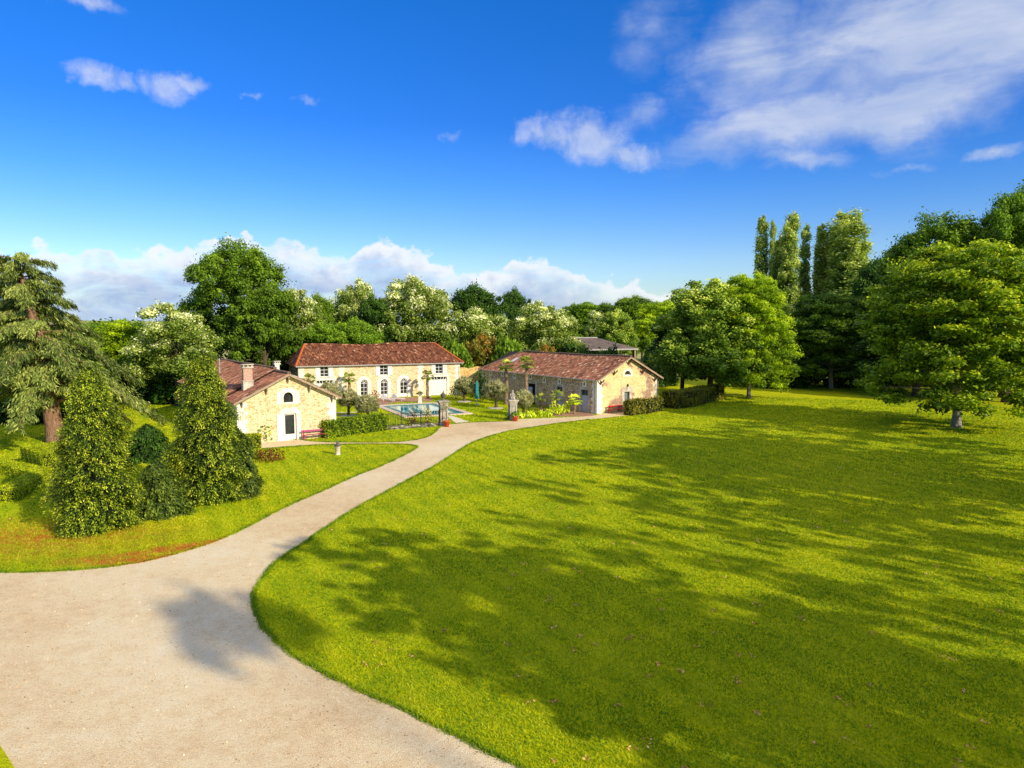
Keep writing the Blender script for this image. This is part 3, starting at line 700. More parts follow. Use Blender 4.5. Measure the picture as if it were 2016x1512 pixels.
for q in gar:
    x0, x1 = q[0][0], q[1][0]
    surround(ph, [(x0 - .35, -.02), (x0, -.02), (x0, 2.66), (x1, 2.66), (x1, -.02), (x1 + .35, -.02), (x1 + .35, 3.1), (x0 - .35, 3.1)], None, front(), M['stone'])
    o = leafshut(ph, x0 + .02, x1 - .02, .03, 2.2, front(), M['white_paint'], 'garage_door', -.1)
    mb = MB(); segs = [((x0, 2.25), (x1, 2.25))]; n = 6
    for k in range(n): a = x0 + (x1 - x0) * (k + .5) / n; sx = .16 if k >= n / 2 else -.16; segs.append(((a, 2.25), (a + sx, 2.64)))
    bars(mb, front(), segs, .06, .05, .12); f_ = mb.build('transom', M['white_paint'], ph)
    mb = MB(); mb.poly(rect(x0, x1, 2.22, 2.66), [], front(), -.2); mb.build('pane', M['glass'], f_)
def psag(u, v): return (-.2 * math.exp(-((u - .42) / .13) ** 2) + .07 * math.exp(-((u - .62) / .1) ** 2) - .06 * math.sin(u * math.pi)) * v
ex = .42; hr = D / 2; SLp = (PK - EV) / hr; uf = Vector((0, 1, SLp)).normalized(); Tp = math.hypot(hr, PK - EV) + ex
ef = Vector((0, 0, EV + .12)) - uf * ex; X0, X1, RX0, RX1 = -.4, W + .45, 1.5, 20.2
mb = MB(); roof_plane(mb, (X0, ef.y, ef.z), (X1, ef.y, ef.z), RX0 - X0, RX1 - X0, Tp, uf, sag=psag, rng=RG)
ub = Vector((0, -1, SLp)).normalized(); roof_plane(mb, (X0, D - ef.y, ef.z), (X1, D - ef.y, ef.z), RX0 - X0, RX1 - X0, Tp, ub, rng=RG, rib=.4)
top = PK + .12
for xa, xr in ((X0, RX0), (X1, RX1)):
    v = Vector((xr - xa, 0, top - ef.z)); roof_plane(mb, (xa, ef.y, ef.z), (xa, D - ef.y, ef.z), hr - ef.y, hr - ef.y, v.length, v.normalized(), rng=RG)
rf = mb.build('roof', M['tile_red'], ph)
mb = MB(); caps(mb, (RX0, hr, top + .05), (RX1, hr, top + .05), .15, rng=RG, sag=lambda u, v: psag(RX0 / W + u * (RX1 - RX0) / W, 1)); mb.build('ridge_cap', M['tile_red'], rf)
for xa, xr in ((X0, RX0), (X1, RX1)):
    mb = MB(); caps(mb, (xa, ef.y, ef.z + .06), (xr, hr, top + .06), .15, rng=RG); mb.build('hip_cap', M['tile_orange'], rf)
mb = MB(); mb.add([(X0, ef.y, ef.z - .05), (X1, ef.y, ef.z - .05), (X1, .05, ef.z + .0), (X0, .05, ef.z)], [(0, 1, 2, 3)]); mb.build('eave_boarding', M['timber'], rf)
mb = MB(); mb.tube([(X0, ef.y - .07, ef.z), (X1, ef.y - .07, ef.z)], .075, 7); mb.tube([(X1 - .1, ef.y - .07, ef.z - .03), (W - .12, -.1, ef.z - .5), (W - .12, -.08, .05)], .045, 7); mb.build('gutter', M['zinc'], ph)

# ------------------------------------------------------------------ garden wall with door, and the barn beyond
a = AT(903, 772, 103.4); b = AT(968, 772, 105.5); a.z = b.z = 0
gw = thing('garden_wall', 'high golden stone wall with a small white door, between the two tiled buildings', 'wall', a, math.atan2(b.y - a.y, b.x - a.x))
Lw = (b - a).length; dq = rect(.25, 1.2, 0, 2.35)
mb = MB(); mb.poly([(-.6, 0), (Lw, 0)] + [(Lw - k * (Lw + .6) / 8, 3.75 + .12 * math.sin(k * 2.3) + (.15 if k in (2, 3) else 0)) for k in range(9)], [dq], front(), 0, .3, .5); mb.build('wall', M['rubble_wall'], gw)
mb = MB(); mb.poly(rect(.27, 1.18, .02, 2.33), [], front(), -.2, 0, .04); mb.build('door', M['white_paint'], gw)

ba = AT(1050, 690, 124); ba.z = 0; bb = AT(1236, 690, 132); bb.z = 0
bn = thing('barn', 'low open barn with a grey sheet roof behind the long outbuilding', 'barn', ba, math.atan2(bb.y - ba.y, bb.x - ba.x))
Lb = (bb - ba).length; rz_ = CH - 26 / F * 130; ez = CH - 47 / F * 126
mb = MB()
n = 60
for k in range(n):
    for kk in (0, 1):
        xa, xb = Lb * (k + kk * .5) / n, Lb * (k + .5 + kk * .5) / n; za, zb = (0, .05) if kk == 0 else (.05, 0)
        ra, rb_ = min(xa, Lb - 4.5), min(xb, Lb - 4.5)
        mb.add([(xa, -3.4, ez + za), (xb, -3.4, ez + zb), (rb_, 3.5, rz_ + zb), (ra, 3.5, rz_ + za)], [(0, 1, 2, 3)])
mb.add([(Lb, -3.4, ez), (Lb, 10, ez), (Lb - 4.5, 3.5, rz_)], [(0, 1, 2)]); mb.add([(0, 10, ez), (Lb, 10, ez), (Lb - 4.5, 3.5, rz_), (0, 3.5, rz_)], [(0, 1, 2, 3)])
rf = mb.build('roof', M['barn_roof'], bn)
mb = MB(); mb.tube([(0, 3.5, rz_ + .06), (Lb - 4.5, 3.5, rz_ + .06)], .12, 6); mb.build('ridge_cap', M['zinc'], rf)
mb = MB(); mb.bar((0, -3.45, ez - .1), (Lb, -3.45, ez - .1), .08, .24); mb.bar((Lb + .04, -3.4, ez - .1), (Lb + .04, 10, ez - .1), .08, .24); mb.build('fascia', M['zinc'], bn)
mb = MB(); mb.box(0, Lb - .2, 9.6, 9.9, 0, ez - .02); mb.box(0, .3, -3, 9.6, 0, ez - .02); mb.box(Lb - .5, Lb - .25, -3.2, -2.2, 0, ez - .25); mb.build('wall', M['dark_timber'], bn)
for k in range(6): mb = MB(); x = Lb - .6 - k * 3.1; mb.box(x - .12, x + .12, -3.3, -3.06, 0, ez - .25); mb.build('post', M['timber' if k == 0 else 'dark_timber'], bn)

# ------------------------------------------------------------------ trees
def crown_mesh(name, lobes, n, per, cr, leaf, seed, mat, flat=.75, up=.35, hang=0, inner=.15, rmin=.72, low=-.45, asp=.6, topl=.25):
    rng = np.random.default_rng(seed)
    C = lobes_clumps(lobes, n, rng, rmin, low, inner)
    z0, z1 = C[:, 2].min(), C[:, 2].max()
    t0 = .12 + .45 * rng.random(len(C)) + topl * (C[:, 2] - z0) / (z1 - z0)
    Rr = cr * (.65 + .7 * rng.random(len(C)))
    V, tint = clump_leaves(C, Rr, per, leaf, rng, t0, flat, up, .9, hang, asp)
    return quad_mesh(name, V, tint, [mat]), C, rng

def make_tree(name, label, cat, loc, rz, cm, tm, scale=(1, 1, 1), group=None, mat=None):
    r = thing(name, label, cat, loc, rz, group); r.scale = scale
    c = link(bpy.data.objects.new('crown', cm), r)
    if tm: link(bpy.data.objects.new('trunk', tm), r)
    if mat: set_mat(c, mat)
    return r
def set_mat(c, mat): c.material_slots[0].link = 'OBJECT'; c.material_slots[0].material = mat

K = {}                                             # kinds: crown mesh, trunk mesh, height, radius
def kind(key, H, rad, lobes, n, per, cr, leaf, seed, mat, base_r=.35, bark='bark', limbs=16, fork=.3, **kw):
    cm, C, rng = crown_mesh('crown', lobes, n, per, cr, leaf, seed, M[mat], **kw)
    tm = limb_mesh('trunk', base_r, H * .86, C, rng, M[bark], limbs, fork)
    K[key] = (cm, tm, H, rad)
def rnd_lobes(seed, H, rad, z0, k, s=(.4, .62)):
    r = random.Random(seed); out = []
    for i in range(k):
        a = i * 2.4 + r.uniform(-.5, .5); u = (i + .5) / k; z = z0 + (H - z0) * (.18 + .66 * u); w = rad * (1 - .55 * u) * .75
        q = rad * r.uniform(*s)
        out.append((w * math.cos(a) * .9, w * math.sin(a) * .9, z, q, q, min(q * .85, H - z)))
    out.append((0, 0, (H + z0) / 2, rad * .62, rad * .62, (H - z0) * .46))
    return out
kind('oak', 20, 7.2, rnd_lobes(1, 20, 7.2, 2.0, 11), 380, 250, .95, .3, 11, 'oak', .55, limbs=24)
kind('round', 14, 5.6, rnd_lobes(2, 14, 5.6, 1.5, 8), 300, 190, .82, .33, 12, 'dark_leaf', .35)
kind('airy', 14, 5.4, rnd_lobes(4, 14, 5.4, 2.0, 9, (.36, .55)), 260, 180, .82, .32, 13, 'mid_leaf', .32, inner=.25)
kind('acacia', 13, 4.6, rnd_lobes(5, 13, 4.6, 1.5, 9, (.36, .58)), 170, 230, .8, .27, 14, 'acacia', .26, limbs=22, hang=.5)
kind('acacia_wide', 13, 5.6, rnd_lobes(6, 13, 5.6, 1.0, 10, (.36, .56)), 210, 230, .8, .27, 15, 'acacia', .3, limbs=22, hang=.5)
kind('hornbeam', 16.5, 6.6, [(0, 0, 9.0, 5.6, 5.6, 7.2), (0, 0, 5.0, 6.6, 6.6, 4.5), (1.8, 1, 12.3, 3.3, 3.3, 3.9), (-2.2, -1, 11.0, 3.6, 3.6, 3.8), (0, 2, 10, 4, 4, 4.5)], 620, 190, .74, .26, 16, 'hornbeam', .27, flat=.55, up=.5, inner=.34, low=-.75, bark='bark_pale')
kind('linden', 17, 6.0, [(0, 0, 9.3, 5.3, 5.3, 7.4), (0, 0, 5.6, 6.0, 6.0, 4.6), (-1.5, -1, 12.5, 3.4, 3.4, 4.2), (2, .5, 11, 3.2, 3.2, 4)], 420, 200, .78, .3, 17, 'linden', .3, inner=.3, flat=.8, low=-.75)
kind('bush', 3, 2.2, [(0, 0, 1.4, 1.9, 1.9, 1.5), (1, .5, 1.1, 1.3, 1.3, 1.1), (-1, -.4, 1.2, 1.3, 1.3, 1.2)], 60, 130, .5, .26, 18, 'mid_leaf', .1, limbs=8)
def poplar(key, seed, H, spires):
    lobes = []
    for (x, y, h, r) in spires:
        for i in range(7): u = (i + .6) / 7; lobes.append((x, y, h * (.1 + .88 * u), r * (1.05 - .75 * abs(u - .35)), r * (1.05 - .75 * abs(u - .35)), h * .11))
    kind(key, H, 3, lobes, 230 * len(spires), 130, .62, .36, seed, 'poplar', .4, limbs=10, flat=1.7, up=.1, low=-.9)
poplar('poplar', 21, 30, [(0, 0, 30, 1.7)])
poplar('poplar_twin', 22, 30, [(-1.4, 0, 30, 1.6), (1.5, .6, 26, 1.4)])
poplar('poplar_wide', 23, 30, [(-2.2, 0, 28, 1.7), (.4, .5, 30, 2.4), (2.9, -.2, 28, 2.2)])

def place(key, label, px, pytop, D, wpx=None, mat=None, cat='tree', name='tree', group=None, rz=None, pxh=None):
    """a tree of a kind standing at distance D, sized from its height and spread"""
    cm, tm, H, rad = K[key]; p = AT(px, 640, D); top = AT(px, pytop, D).z
    s = top / H; sx = (wpx / 2 / F * D / rad * 1.13) if wpx else s
    return make_tree(name, label, cat, (p.x, p.y, 0), random.uniform(0, 6.28) if rz is None else rz, cm, tm, (sx, sx, s), group, M[mat] if mat else None)

place('oak', 'tall dark green oak rising above the cottage roof, tallest of the trees behind it', 462, 476, 106, 185, rz=.6, name='oak_tree')
place('round', 'lower dark green leafy tree under the tall oak, behind the cottage roof', 520, 560, 100, 120, 'oak', rz=2)
g = 'pale flowering acacias behind the houses'
place('acacia', 'loose pale flowering acacia between the cedar and the tall oak', 345, 588, 88, 150, name='acacia_tree', group=g)
place('acacia', 'pale acacia in heavy white bloom just right of the tall oak', 592, 560, 112, 100, name='acacia_tree', group=g)
place('acacia_wide', 'cream flowered acacia above the left half of the red roof', 705, 545, 122, 115, name='acacia_tree', group=g)
place('acacia_wide', 'largest cream flowered acacia, above the right half of the red roof', 822, 540, 120, 165, name='acacia_tree', group=g)
place('acacia', 'low flowering acacia right of the red roof, under the round dark crowns', 945, 600, 122, 110, name='acacia_tree', group=g)
place('acacia_wide', 'broad flowering acacia behind the long outbuilding ridge', 1062, 590, 124, 145, name='acacia_tree', group=g)
g = 'dark leafy trees among the acacias'
place('round', 'dark rounded tree between two cream acacias above the red roof', 738, 585, 116, 80, 'dark_leaf', group=g)
place('round', 'dark tree filling the gap between the blooming acacia and red roof', 634, 582, 118, 80, 'oak', group=g)
place('round', 'dark domed tree standing right of the largest cream acacia', 945, 562, 134, 105, 'dark_leaf', group=g)
place('round', 'small dark pointed tree peeping over the acacia behind the outbuilding', 1018, 570, 150, 62, 'dark_leaf', group=g)
g = 'soft green bamboo-like mounds behind the red roof'
place('round', 'soft mid green mound just behind the left end of the red roof', 640, 636, 108, 95, 'mid_leaf', 'shrub', 'tall_shrub', g)
place('round', 'soft mid green mound behind the middle of the red roof', 708, 628, 110, 95, 'mid_leaf', 'shrub', 'tall_shrub', g)
g = 'trees behind the cedar'
place('airy', 'bright green tree right behind the cedar boughs, under the gap of sky', 225, 632, 92, 115, 'lime_leaf', group=g)
place('round', 'dark tree in shade below the loose pale acacia', 290, 690, 96, 110, 'dark_leaf', group=g)
place('round', 'dark shady tree low behind the cedar trunk', 60, 690, 84, 200, 'dark_leaf', group=g)
place('airy', 'green tree between the shady tree and the acacia, left of the conifers', 165, 665, 100, 110, 'mid_leaf', group=g)
g = 'bushes behind the outbuilding'
for px, pt, D, w, mt, lb in [(900, 668, 110, 70, 'mid_leaf', 'green bush over the garden wall, right of the red roof'), (955, 655, 116, 80, 'rust_leaf', 'rust tinged bush above the left end of the outbuilding roof'), (1005, 660, 114, 80, 'mid_leaf', 'green bush above the outbuilding roof, left of the barn'),
                             (1075, 676, 112, 55, 'rust_leaf', 'orange tinged bush in front of the barn roof'), (1135, 672, 113, 90, 'dark_leaf', 'dark wide bush in front of the middle of the barn'), (1195, 682, 114, 60, 'dark_leaf', 'dark low bush beside the open end of the barn'), (1045, 680, 111, 50, 'dark_leaf', 'dark bush at the left foot of the barn roof')]:
    place('bush', lb, px, pt, D, w, mt, 'bush', 'bush', g)
g = 'trees of the far wood'
far = [(1095, 618, 190, 70, 'oak', 'dark'), (1140, 596, 230, 90, 'mid_leaf', 'mid green'), (1178, 612, 200, 46, 'acacia', 'yellowish'), (1215, 612, 150, 80, 'linden', 'dull green'), (1240, 584, 300, 110, 'oak', 'dark high'), (1295, 592, 260, 90, 'lime_leaf', 'bright'), (1325, 600, 200, 80, 'lime_leaf', 'bright near'), (1180, 598, 320, 100, 'oak', 'dark far'), (1265, 628, 170, 70, 'lime_leaf', 'low bright'), (1340, 610, 150, 60, 'mid_leaf', 'mid green')]
fl = ['dark leafy tree over the left end of the barn roof, behind the acacia', 'mid green tree above the barn roof ridge, in the far wood', 'narrow yellowish tree above the right half of the barn roof', 'dull green rounded tree just behind the open end of the barn', 'high dark tree on the skyline of the far wood', 'bright green tree on the skyline nearest the linden', 'bright green tree half hidden by the linden', 'dark tree on the skyline straight above the barn', 'low bright tree at the edge of the pale field', 'mid green tree tucked behind the left edge of the linden']
for (px, pt, D, w, mt, _), lb in zip(far, fl): place('round' if mt in ('oak', 'linden') else 'airy', lb, px, pt, D, w, mt, 'tree', 'tree', g)
place('bush', 'round olive green bush alone on the pale field by the barn', 1283, 668, 150, 30, 'mid_leaf', 'bush', 'bush')

# right hand group
place('linden', 'broad linden with pale leaf clusters, at the end of the long hedge', 1400, 545, 98, 205, name='linden_tree', rz=.4)
place('hornbeam', 'bright yellow green hornbeam with layered boughs, right beside the linden', 1478, 530, 97, 165, 'lime_leaf', name='hornbeam_tree', rz=1.2)
place('round', 'dark evergreen mass behind the outbuilding gable, left of the linden', 1345, 625, 104, 120, 'dark_leaf')
place('hornbeam', 'dark green hornbeam in shade, between the lindens and the big lawn tree', 1640, 572, 112, 185, 'oak', name='hornbeam_tree', rz=2.2)  # darker oak leaf colour paints shade onto this hornbeam
g = 'tall poplars on the skyline'
for key, px, pt, D, w, lb in [('poplar', 1496, 436, 162, 36, 'slim poplar at the left end of the poplar row'), ('poplar', 1517, 446, 168, 22, 'thinnest poplar, second in the row'), ('poplar_twin', 1546, 434, 160, 60, 'double stemmed poplar in the middle of the left clump'), ('poplar', 1580, 454, 164, 32, 'shorter poplar ending the left clump'),
                              ('poplar', 1610, 452, 164, 34, 'slim poplar at the left of the broad poplar clump'), ('poplar_wide', 1648, 430, 160, 100, 'broad many stemmed poplar, widest of the row')]:
    cm, tm, H, rad = K[key]; place(key, lb, px, pt, D, w * (1.0 if key != 'poplar' else 1.25), name='poplar_tree', group=g)
big = place('hornbeam', 'big spreading tree with a pale trunk standing alone on the lawn', 1893, 462, 69, 345, 'lawn_tree', name='lawn_tree', rz=.9)
g = 'tall trees closing the right side'
place('round', 'dark tree behind the lawn tree, next to the poplars', 1725, 505, 128, 120, 'dark_leaf', group=g)
place('oak', 'grey green tree rising just behind the lawn tree', 1850, 425, 104, 230, 'oak', group=g)
place('oak', 'tallest tree at the right, with a spire-like top', 1985, 362, 98, 190, 'mid_leaf', group=g, rz=1)
place('round', 'dark tree low behind the lawn tree trunk', 1810, 600, 100, 200, 'dark_leaf', group=g)
place('round', 'dark tree low at the far right behind the lawn', 1990, 600, 92, 220, 'dark_leaf', group=g)
# trees of the avenue beside the lawn; their shadows streak the grass
SD = Vector((.735, -.678, 0)).normalized(); SC = Vector((-SD.y, SD.x, 0))
g = 'avenue trees shading the lawn'
kind('high', 18, 2.4, [(0, 0, 17.0, 1.9, 1.9, .75), (.8, .4, 16.5, 1.5, 1.5, .45), (-.7, -.4, 16.5, 1.5, 1.5, .5)], 34, 60, .45, .3, 19, 'mid_leaf', .08, limbs=10, fork=.7)
kind('streak', 20, 5.0, rnd_lobes(9, 20, 5.0, 2.5, 12, (.3, .5)), 150, 70, .52, .34, 20, 'mid_leaf', .2, limbs=30, inner=.45, flat=.6)
kind('streak_thin', 20, 5.0, rnd_lobes(10, 20, 5.0, 4, 12, (.3, .5)), 80, 70, .5, .34, 24, 'mid_leaf', .16, limbs=30, inner=.45, flat=.6)
for s_, c_, h, r_, key, lb in [(9, 18.5, 19, 4.6, 'streak', 'avenue tree shading the lawn nearest the drive'), (17, 22.5, 21, 4.2, 'streak', 'avenue tree shading the middle of the lawn'), (25, 16.5, 24, 4.6, 'streak_thin', 'farthest of the near avenue trees'), (4.5, 20, 13, 3.4, 'airy', 'short avenue tree in front of the near ones'), (30, 21, 26, 5, 'streak_thin', 'tall thin crowned avenue tree behind the near ones'),
                               (41, 10.5, 31.5, 2.3, 'high', 'bare stemmed tree with a small high crown'), (18, 33, 26, 3.4, 'streak_thin', 'thin crowned tree between the near and upper avenue trees'), (22, 27, 24, 3.6, 'streak_thin', 'thin crowned tree behind the middle of the avenue'),
                               (3, 43, 19, 5.2, 'streak', 'round avenue tree shading the upper lawn'), (6, 52, 20, 5.6, 'streak', 'broad avenue tree shading the lawn below the lone tree'), (12, 47, 21, 5, 'streak', 'tall avenue tree behind the round one'), (0, 49, 15, 4.6, 'round', 'short dense avenue tree beside the round one'), (14, 39.5, 20, 4, 'streak', 'slim avenue tree at the near end of the upper group'), (15, 57, 22, 5, 'streak', 'avenue tree at the far end of the upper group'), (2, 61, 18, 5.0, 'streak', 'avenue tree past the upper group'), (6, 15.5, 15, 3.4, 'streak', 'low avenue tree nearest the gravel'), (2, 56, 16, 4.6, 'airy', 'leafy avenue tree in front of the upper group'), (11, 36.5, 19, 3.4, 'streak_thin', 'thin crowned tree before the slim avenue tree'), (3, 68.5, 18, 4.6, 'streak', 'avenue tree nearest the lone lawn tree')]:
    p = SD * s_ + SC * c_; cm, tm, H, rad = K[key]
    make_tree('avenue_tree', lb, 'tree', (p.x, p.y, 0), s_, cm, tm, (r_ / rad, r_ / rad, h / H), g, M['mid_leaf'])

# cedar
def cedar():
    rng = np.random.default_rng(5); base = G(112, 871)
    r = thing('cedar_tree', 'huge old cedar with drooping grey green boughs and a thick reddish trunk', 'tree', base)
    ax = lambda z: Vector((-.10 * z - .9 * math.sin(max(0, z - 8) * .12), -.02 * z, z))
    mb = MB(); H = 16.5
    mb.tube([ax(z) for z in (0, .3, 1.2, 3, 5.5, 8, 10.5, 12.5, 14, 15.3)], [1.0, .8, .7, .64, .58, .52, .42, .28, .16, .05], 12)
    q0 = ax(8.5); mb.tube([q0, q0 + Vector((-1.5, 0, 2)), q0 + Vector((-3.6, .3, 5.2)), q0 + Vector((-5.5, .5, 8.2))], [.38, .32, .22, .06], 8)
    P, Nn, Sz, Tt, Tn = [], [], [], [], []
    def bough(p0, ang, Lb, rise, droop):
        pts = []
        for i in range(9):
            u = i / 8; pts.append(p0 + Vector((math.cos(ang), math.sin(ang), 0)) * Lb * u + Vector((0, 0, rise * Lb * (u - .3 * u * u) - droop * Lb * u ** 2.4)))
        mb.tube(pts, [max(.02, .13 * (1 - i / 8.5)) * Lb / 5 for i in range(9)], 5, False)
        side_ = Vector((-math.sin(ang), math.cos(ang), 0)); tb = rng.uniform(.2, .6)
        for i in range(int(Lb * 13)):
            u = .12 + .88 * rng.random() ** .8; k = min(7, int(u * 8)); f = u * 8 - k; c = pts[k].lerp(pts[k + 1], f)
            w = Lb * .30 * (1 - abs(u - .55) * 1.1) * rng.uniform(-1, 1)
            tip = c + side_ * w + Vector((math.cos(ang), math.sin(ang), 0)) * abs(w) * .6
            hangl = rng.uniform(.25, .85)
            m_ = 20
            for j in range(m_):
                v = rng.random(); pos = c.lerp(tip, v) + Vector((0, 0, -hangl * (.15 + .85 * rng.random()) * (.3 + .7 * v)))
                P.append(pos + Vector(rng.normal(size=3) * .09))
                dn = (tip - c).normalized() * .5 + Vector((math.cos(ang), math.sin(ang), 0)) * .5 + Vector((0, 0, -.9)); Tn.append(dn + Vector(rng.normal(size=3) * .35))
                Nn.append(Vector((math.cos(ang), math.sin(ang), .8)) + Vector(rng.normal(size=3) * .6)); Sz.append(rng.uniform(.22, .5)); Tt.append(min(1, max(0, tb + rng.normal() * .2)))
    for i in range(74):
        z = 3.4 + 12.2 * (i / 73) ** .95; a = i * 2.399 + rng.uniform(-.4, .4)
        Lb = (9.3 - .42 * z) * rng.uniform(.6, 1.08) * (1.12 if math.cos(a) > .3 and z < 8 else 1)
        bough(ax(z), a, max(1.6, Lb), rng.uniform(.12, .34) + (.1 if z < 7 else 0), rng.uniform(.38, .62) if z < 9 else rng.uniform(.25, .42))
    for i in range(16):
        u = .35 + .62 * i / 15; p = q0 + Vector((-5.5 * u, .5 * u, 8.2 * u)); bough(p, i * 2.4, 3.6 * (1.1 - .5 * u) * rng.uniform(.7, 1.1), .1, .3)
    V = leaves(np.array(P), np.array(Nn), np.array(Sz), rng, .22, np.array(Tn))
    link(bpy.data.objects.new('crown', quad_mesh('crown', V, np.array(Tt), [M['cedar']])), r)
    mb.build('trunk', M['bark_cedar'], r, True)
cedar()

# spruces by the drive: skirts of boughs with pale new shoots
def conifer(name, label, base, H, rad, seed, mat, dens=1.0, leaf=.17, skirt=.25, lean=0.0, group=None, cat='conifer'):
    rng = np.random.default_rng(seed); r = thing(name, label, cat, base, 0, group)
    Ps, Ns, Ts, Ss, Tg = [], [], [], [], []
    n = int(1500 * dens)
    for i in range(n):
        u = rng.random() ** 1.15; z = H * (.02 + .97 * u); a = rng.random() * 2 * math.pi
        tier = .84 + .17 * math.sin(z * 3.1 + 1.8 * math.sin(a * 2 + z * .7 + seed)) + .12 * math.sin(a * 3 + seed + z * 1.3) + .06 * math.sin(a * 7 + z * 5)
        env = rad * (1 - u ** 1.9) ** .85 * (1.0 if u > .1 else .78 + 2.2 * u) * tier + .05
        rr = env * (1.0 - .42 * rng.random() ** 1.5)
        c = np.array([rr * math.cos(a) + lean * z, rr * math.sin(a), z]); outv = np.array([math.cos(a), math.sin(a), 0])
        k = 24; Lb = .26 + .16 * rng.random()
        v = rng.random(k)[:, None]
        pts = c + outv * (v - .35) * Lb * 1.6 + np.array([0, 0, -1]) * v ** 2 * Lb * .7 + rng.normal(size=(k, 3)) * .07
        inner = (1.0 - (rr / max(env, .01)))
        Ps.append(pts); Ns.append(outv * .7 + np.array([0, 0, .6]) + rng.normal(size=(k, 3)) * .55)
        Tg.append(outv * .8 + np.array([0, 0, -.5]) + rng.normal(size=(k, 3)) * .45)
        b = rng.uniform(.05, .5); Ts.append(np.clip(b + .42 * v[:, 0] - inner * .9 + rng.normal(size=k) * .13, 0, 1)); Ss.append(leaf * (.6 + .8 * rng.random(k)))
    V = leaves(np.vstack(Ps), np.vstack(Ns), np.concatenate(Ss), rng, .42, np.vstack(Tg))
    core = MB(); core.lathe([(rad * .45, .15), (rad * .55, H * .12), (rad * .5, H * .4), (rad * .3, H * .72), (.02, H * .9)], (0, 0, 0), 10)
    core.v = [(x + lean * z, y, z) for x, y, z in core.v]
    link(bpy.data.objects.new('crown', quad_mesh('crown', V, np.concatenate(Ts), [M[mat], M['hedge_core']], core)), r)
    mb = MB(); mb.tube([(0, 0, 0), (lean * H * .5, 0, H * .5), (lean * H, 0, H * .97)], [.16, .1, .02], 8); mb.build('trunk', M['bark'], r, True)
    return r
g = 'conifers beside the drive'
conifer('spruce_tree', 'left of the two bushy yellow green spruces, its tiers open at the foot', G(190, 1040), 8.0, 1.95, 31, 'spruce', 2.7, .105, lean=-.0, group=g)
conifer('spruce_tree', 'right of the two bushy yellow green spruces, dense and broad, in front of the cottage', G(408, 985), 8.5, 2.15, 32, 'spruce', 2.8, .105, group=g)
conifer('dark_shrub', 'dark green conifer shrub at the foot of the right spruce', G(455, 975), 4.3, 1.75, 33, 'yew', .9, cat='shrub')
conifer('dark_shrub', 'dark green conifer shrub filling the gap between the two spruces', G(312, 1010), 2.7, 1.6, 34, 'yew', .6, cat='shrub')
conifer('dark_shrub', 'rounded dark bush behind the gap between the two spruces', G(292, 905), 2.6, 2.0, 35, 'dark_leaf', .4, cat='shrub')

# hedges
def hedge(name, label, path, w, h, mat, seed, leaf=.1, dens=220, rough=.05, group=None, round_=.15):
    """clipped hedge along a ground path"""
    rng = np.random.default_rng(seed); pts = [Vector((q[0], q[1], 0)) for q in path]; base = pts[0].copy()
    r = thing(name, label, 'hedge', base, 0, group); core = MB(); P, Nn = [], []
    for a, b in zip(pts, pts[1:]):
        d = b - a; Ln = d.length; t_ = d / Ln; n_ = Vector((-t_.y, t_.x, 0)); a0 = a - base
        def P3(s, u, z): return a0 + t_ * s + n_ * u + Vector((0, 0, z))
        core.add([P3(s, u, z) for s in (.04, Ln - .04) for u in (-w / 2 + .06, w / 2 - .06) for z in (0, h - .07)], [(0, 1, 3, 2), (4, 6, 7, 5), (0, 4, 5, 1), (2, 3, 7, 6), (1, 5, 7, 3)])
        for fl, area in (('top', Ln * w), ('l', Ln * h), ('r', Ln * h), ('s', w * h), ('e', w * h)):
            for k in range(int(area * dens)):
                if fl == 'top': u_ = rng.uniform(-w / 2, w / 2); p = P3(rng.uniform(0, Ln), u_, h - round_ * (2 * u_ / w) ** 4); nn = (0, 0, 1)
                elif fl in 'lr': sg = 1 if fl == 'l' else -1; p = P3(rng.uniform(0, Ln), sg * w / 2, rng.uniform(0, h)); nn = n_ * sg
                else: sg = -1 if fl == 's' else 1; p = P3(0 if fl == 's' else Ln, rng.uniform(-w / 2, w / 2), rng.uniform(0, h)); nn = t_ * sg
                P.append(p); Nn.append(nn)
    P = np.array(P); Nn = np.array([tuple(v) for v in Nn])
    bump = np.sin(P[:, 0] * 5.1 + P[:, 2] * 3) * np.sin(P[:, 1] * 4.3) * rough
    P = P + Nn * (bump[:, None] + rng.normal(size=(len(P), 1)) * rough)
    ti = np.clip(.5 + .22 * rng.normal(size=len(P)) + bump / max(rough, .01) * .15, 0, 1)
    V = leaves(P, Nn * .8 + rng.normal(size=P.shape) * .5, leaf * (.7 + .6 * rng.random(len(P))), rng, .65)
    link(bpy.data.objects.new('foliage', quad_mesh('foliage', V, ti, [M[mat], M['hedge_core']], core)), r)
    return r
hedge('laurel_hedge', 'glossy bright green laurel hedge between the cottage bench and the iron fence', [G(634, 862), G(752, 846)], 1.7, 1.5, 'laurel', 41, .13, 330, .07, round_=.3)
g = 'clipped hedges left of the spruces'
hc = G(86, 935); hu, hv_ = Vector((-.75, .66, 0)), Vector((.66, .75, 0))
hedge('clipped_hedge', 'tall clipped hedge block with a flat yellow green top, below the cedar trunk', [hc + hv_ * 1.7, hc + hv_ * 1.7 + hu * 5.2], 3.4, 1.4, 'box_hedge', 42, .075, 520, .018, g, .04)
hedge('clipped_hedge', 'low clipped hedge bending round in front of the taller hedge block', [G(-90, 922), G(20, 931), G(80, 946), G(14, 988)], 1.25, .7, 'box_hedge', 43, .07, 520, .016, g, .03)
hedge('clipped_hedge', 'clipped hedge block between the right spruce and the cottage corner', [G(440, 905), G(512, 899)], 1.6, 1.75, 'box_hedge', 44, .08, 420, .025, g)
g = 'hedges along the upper lawn'
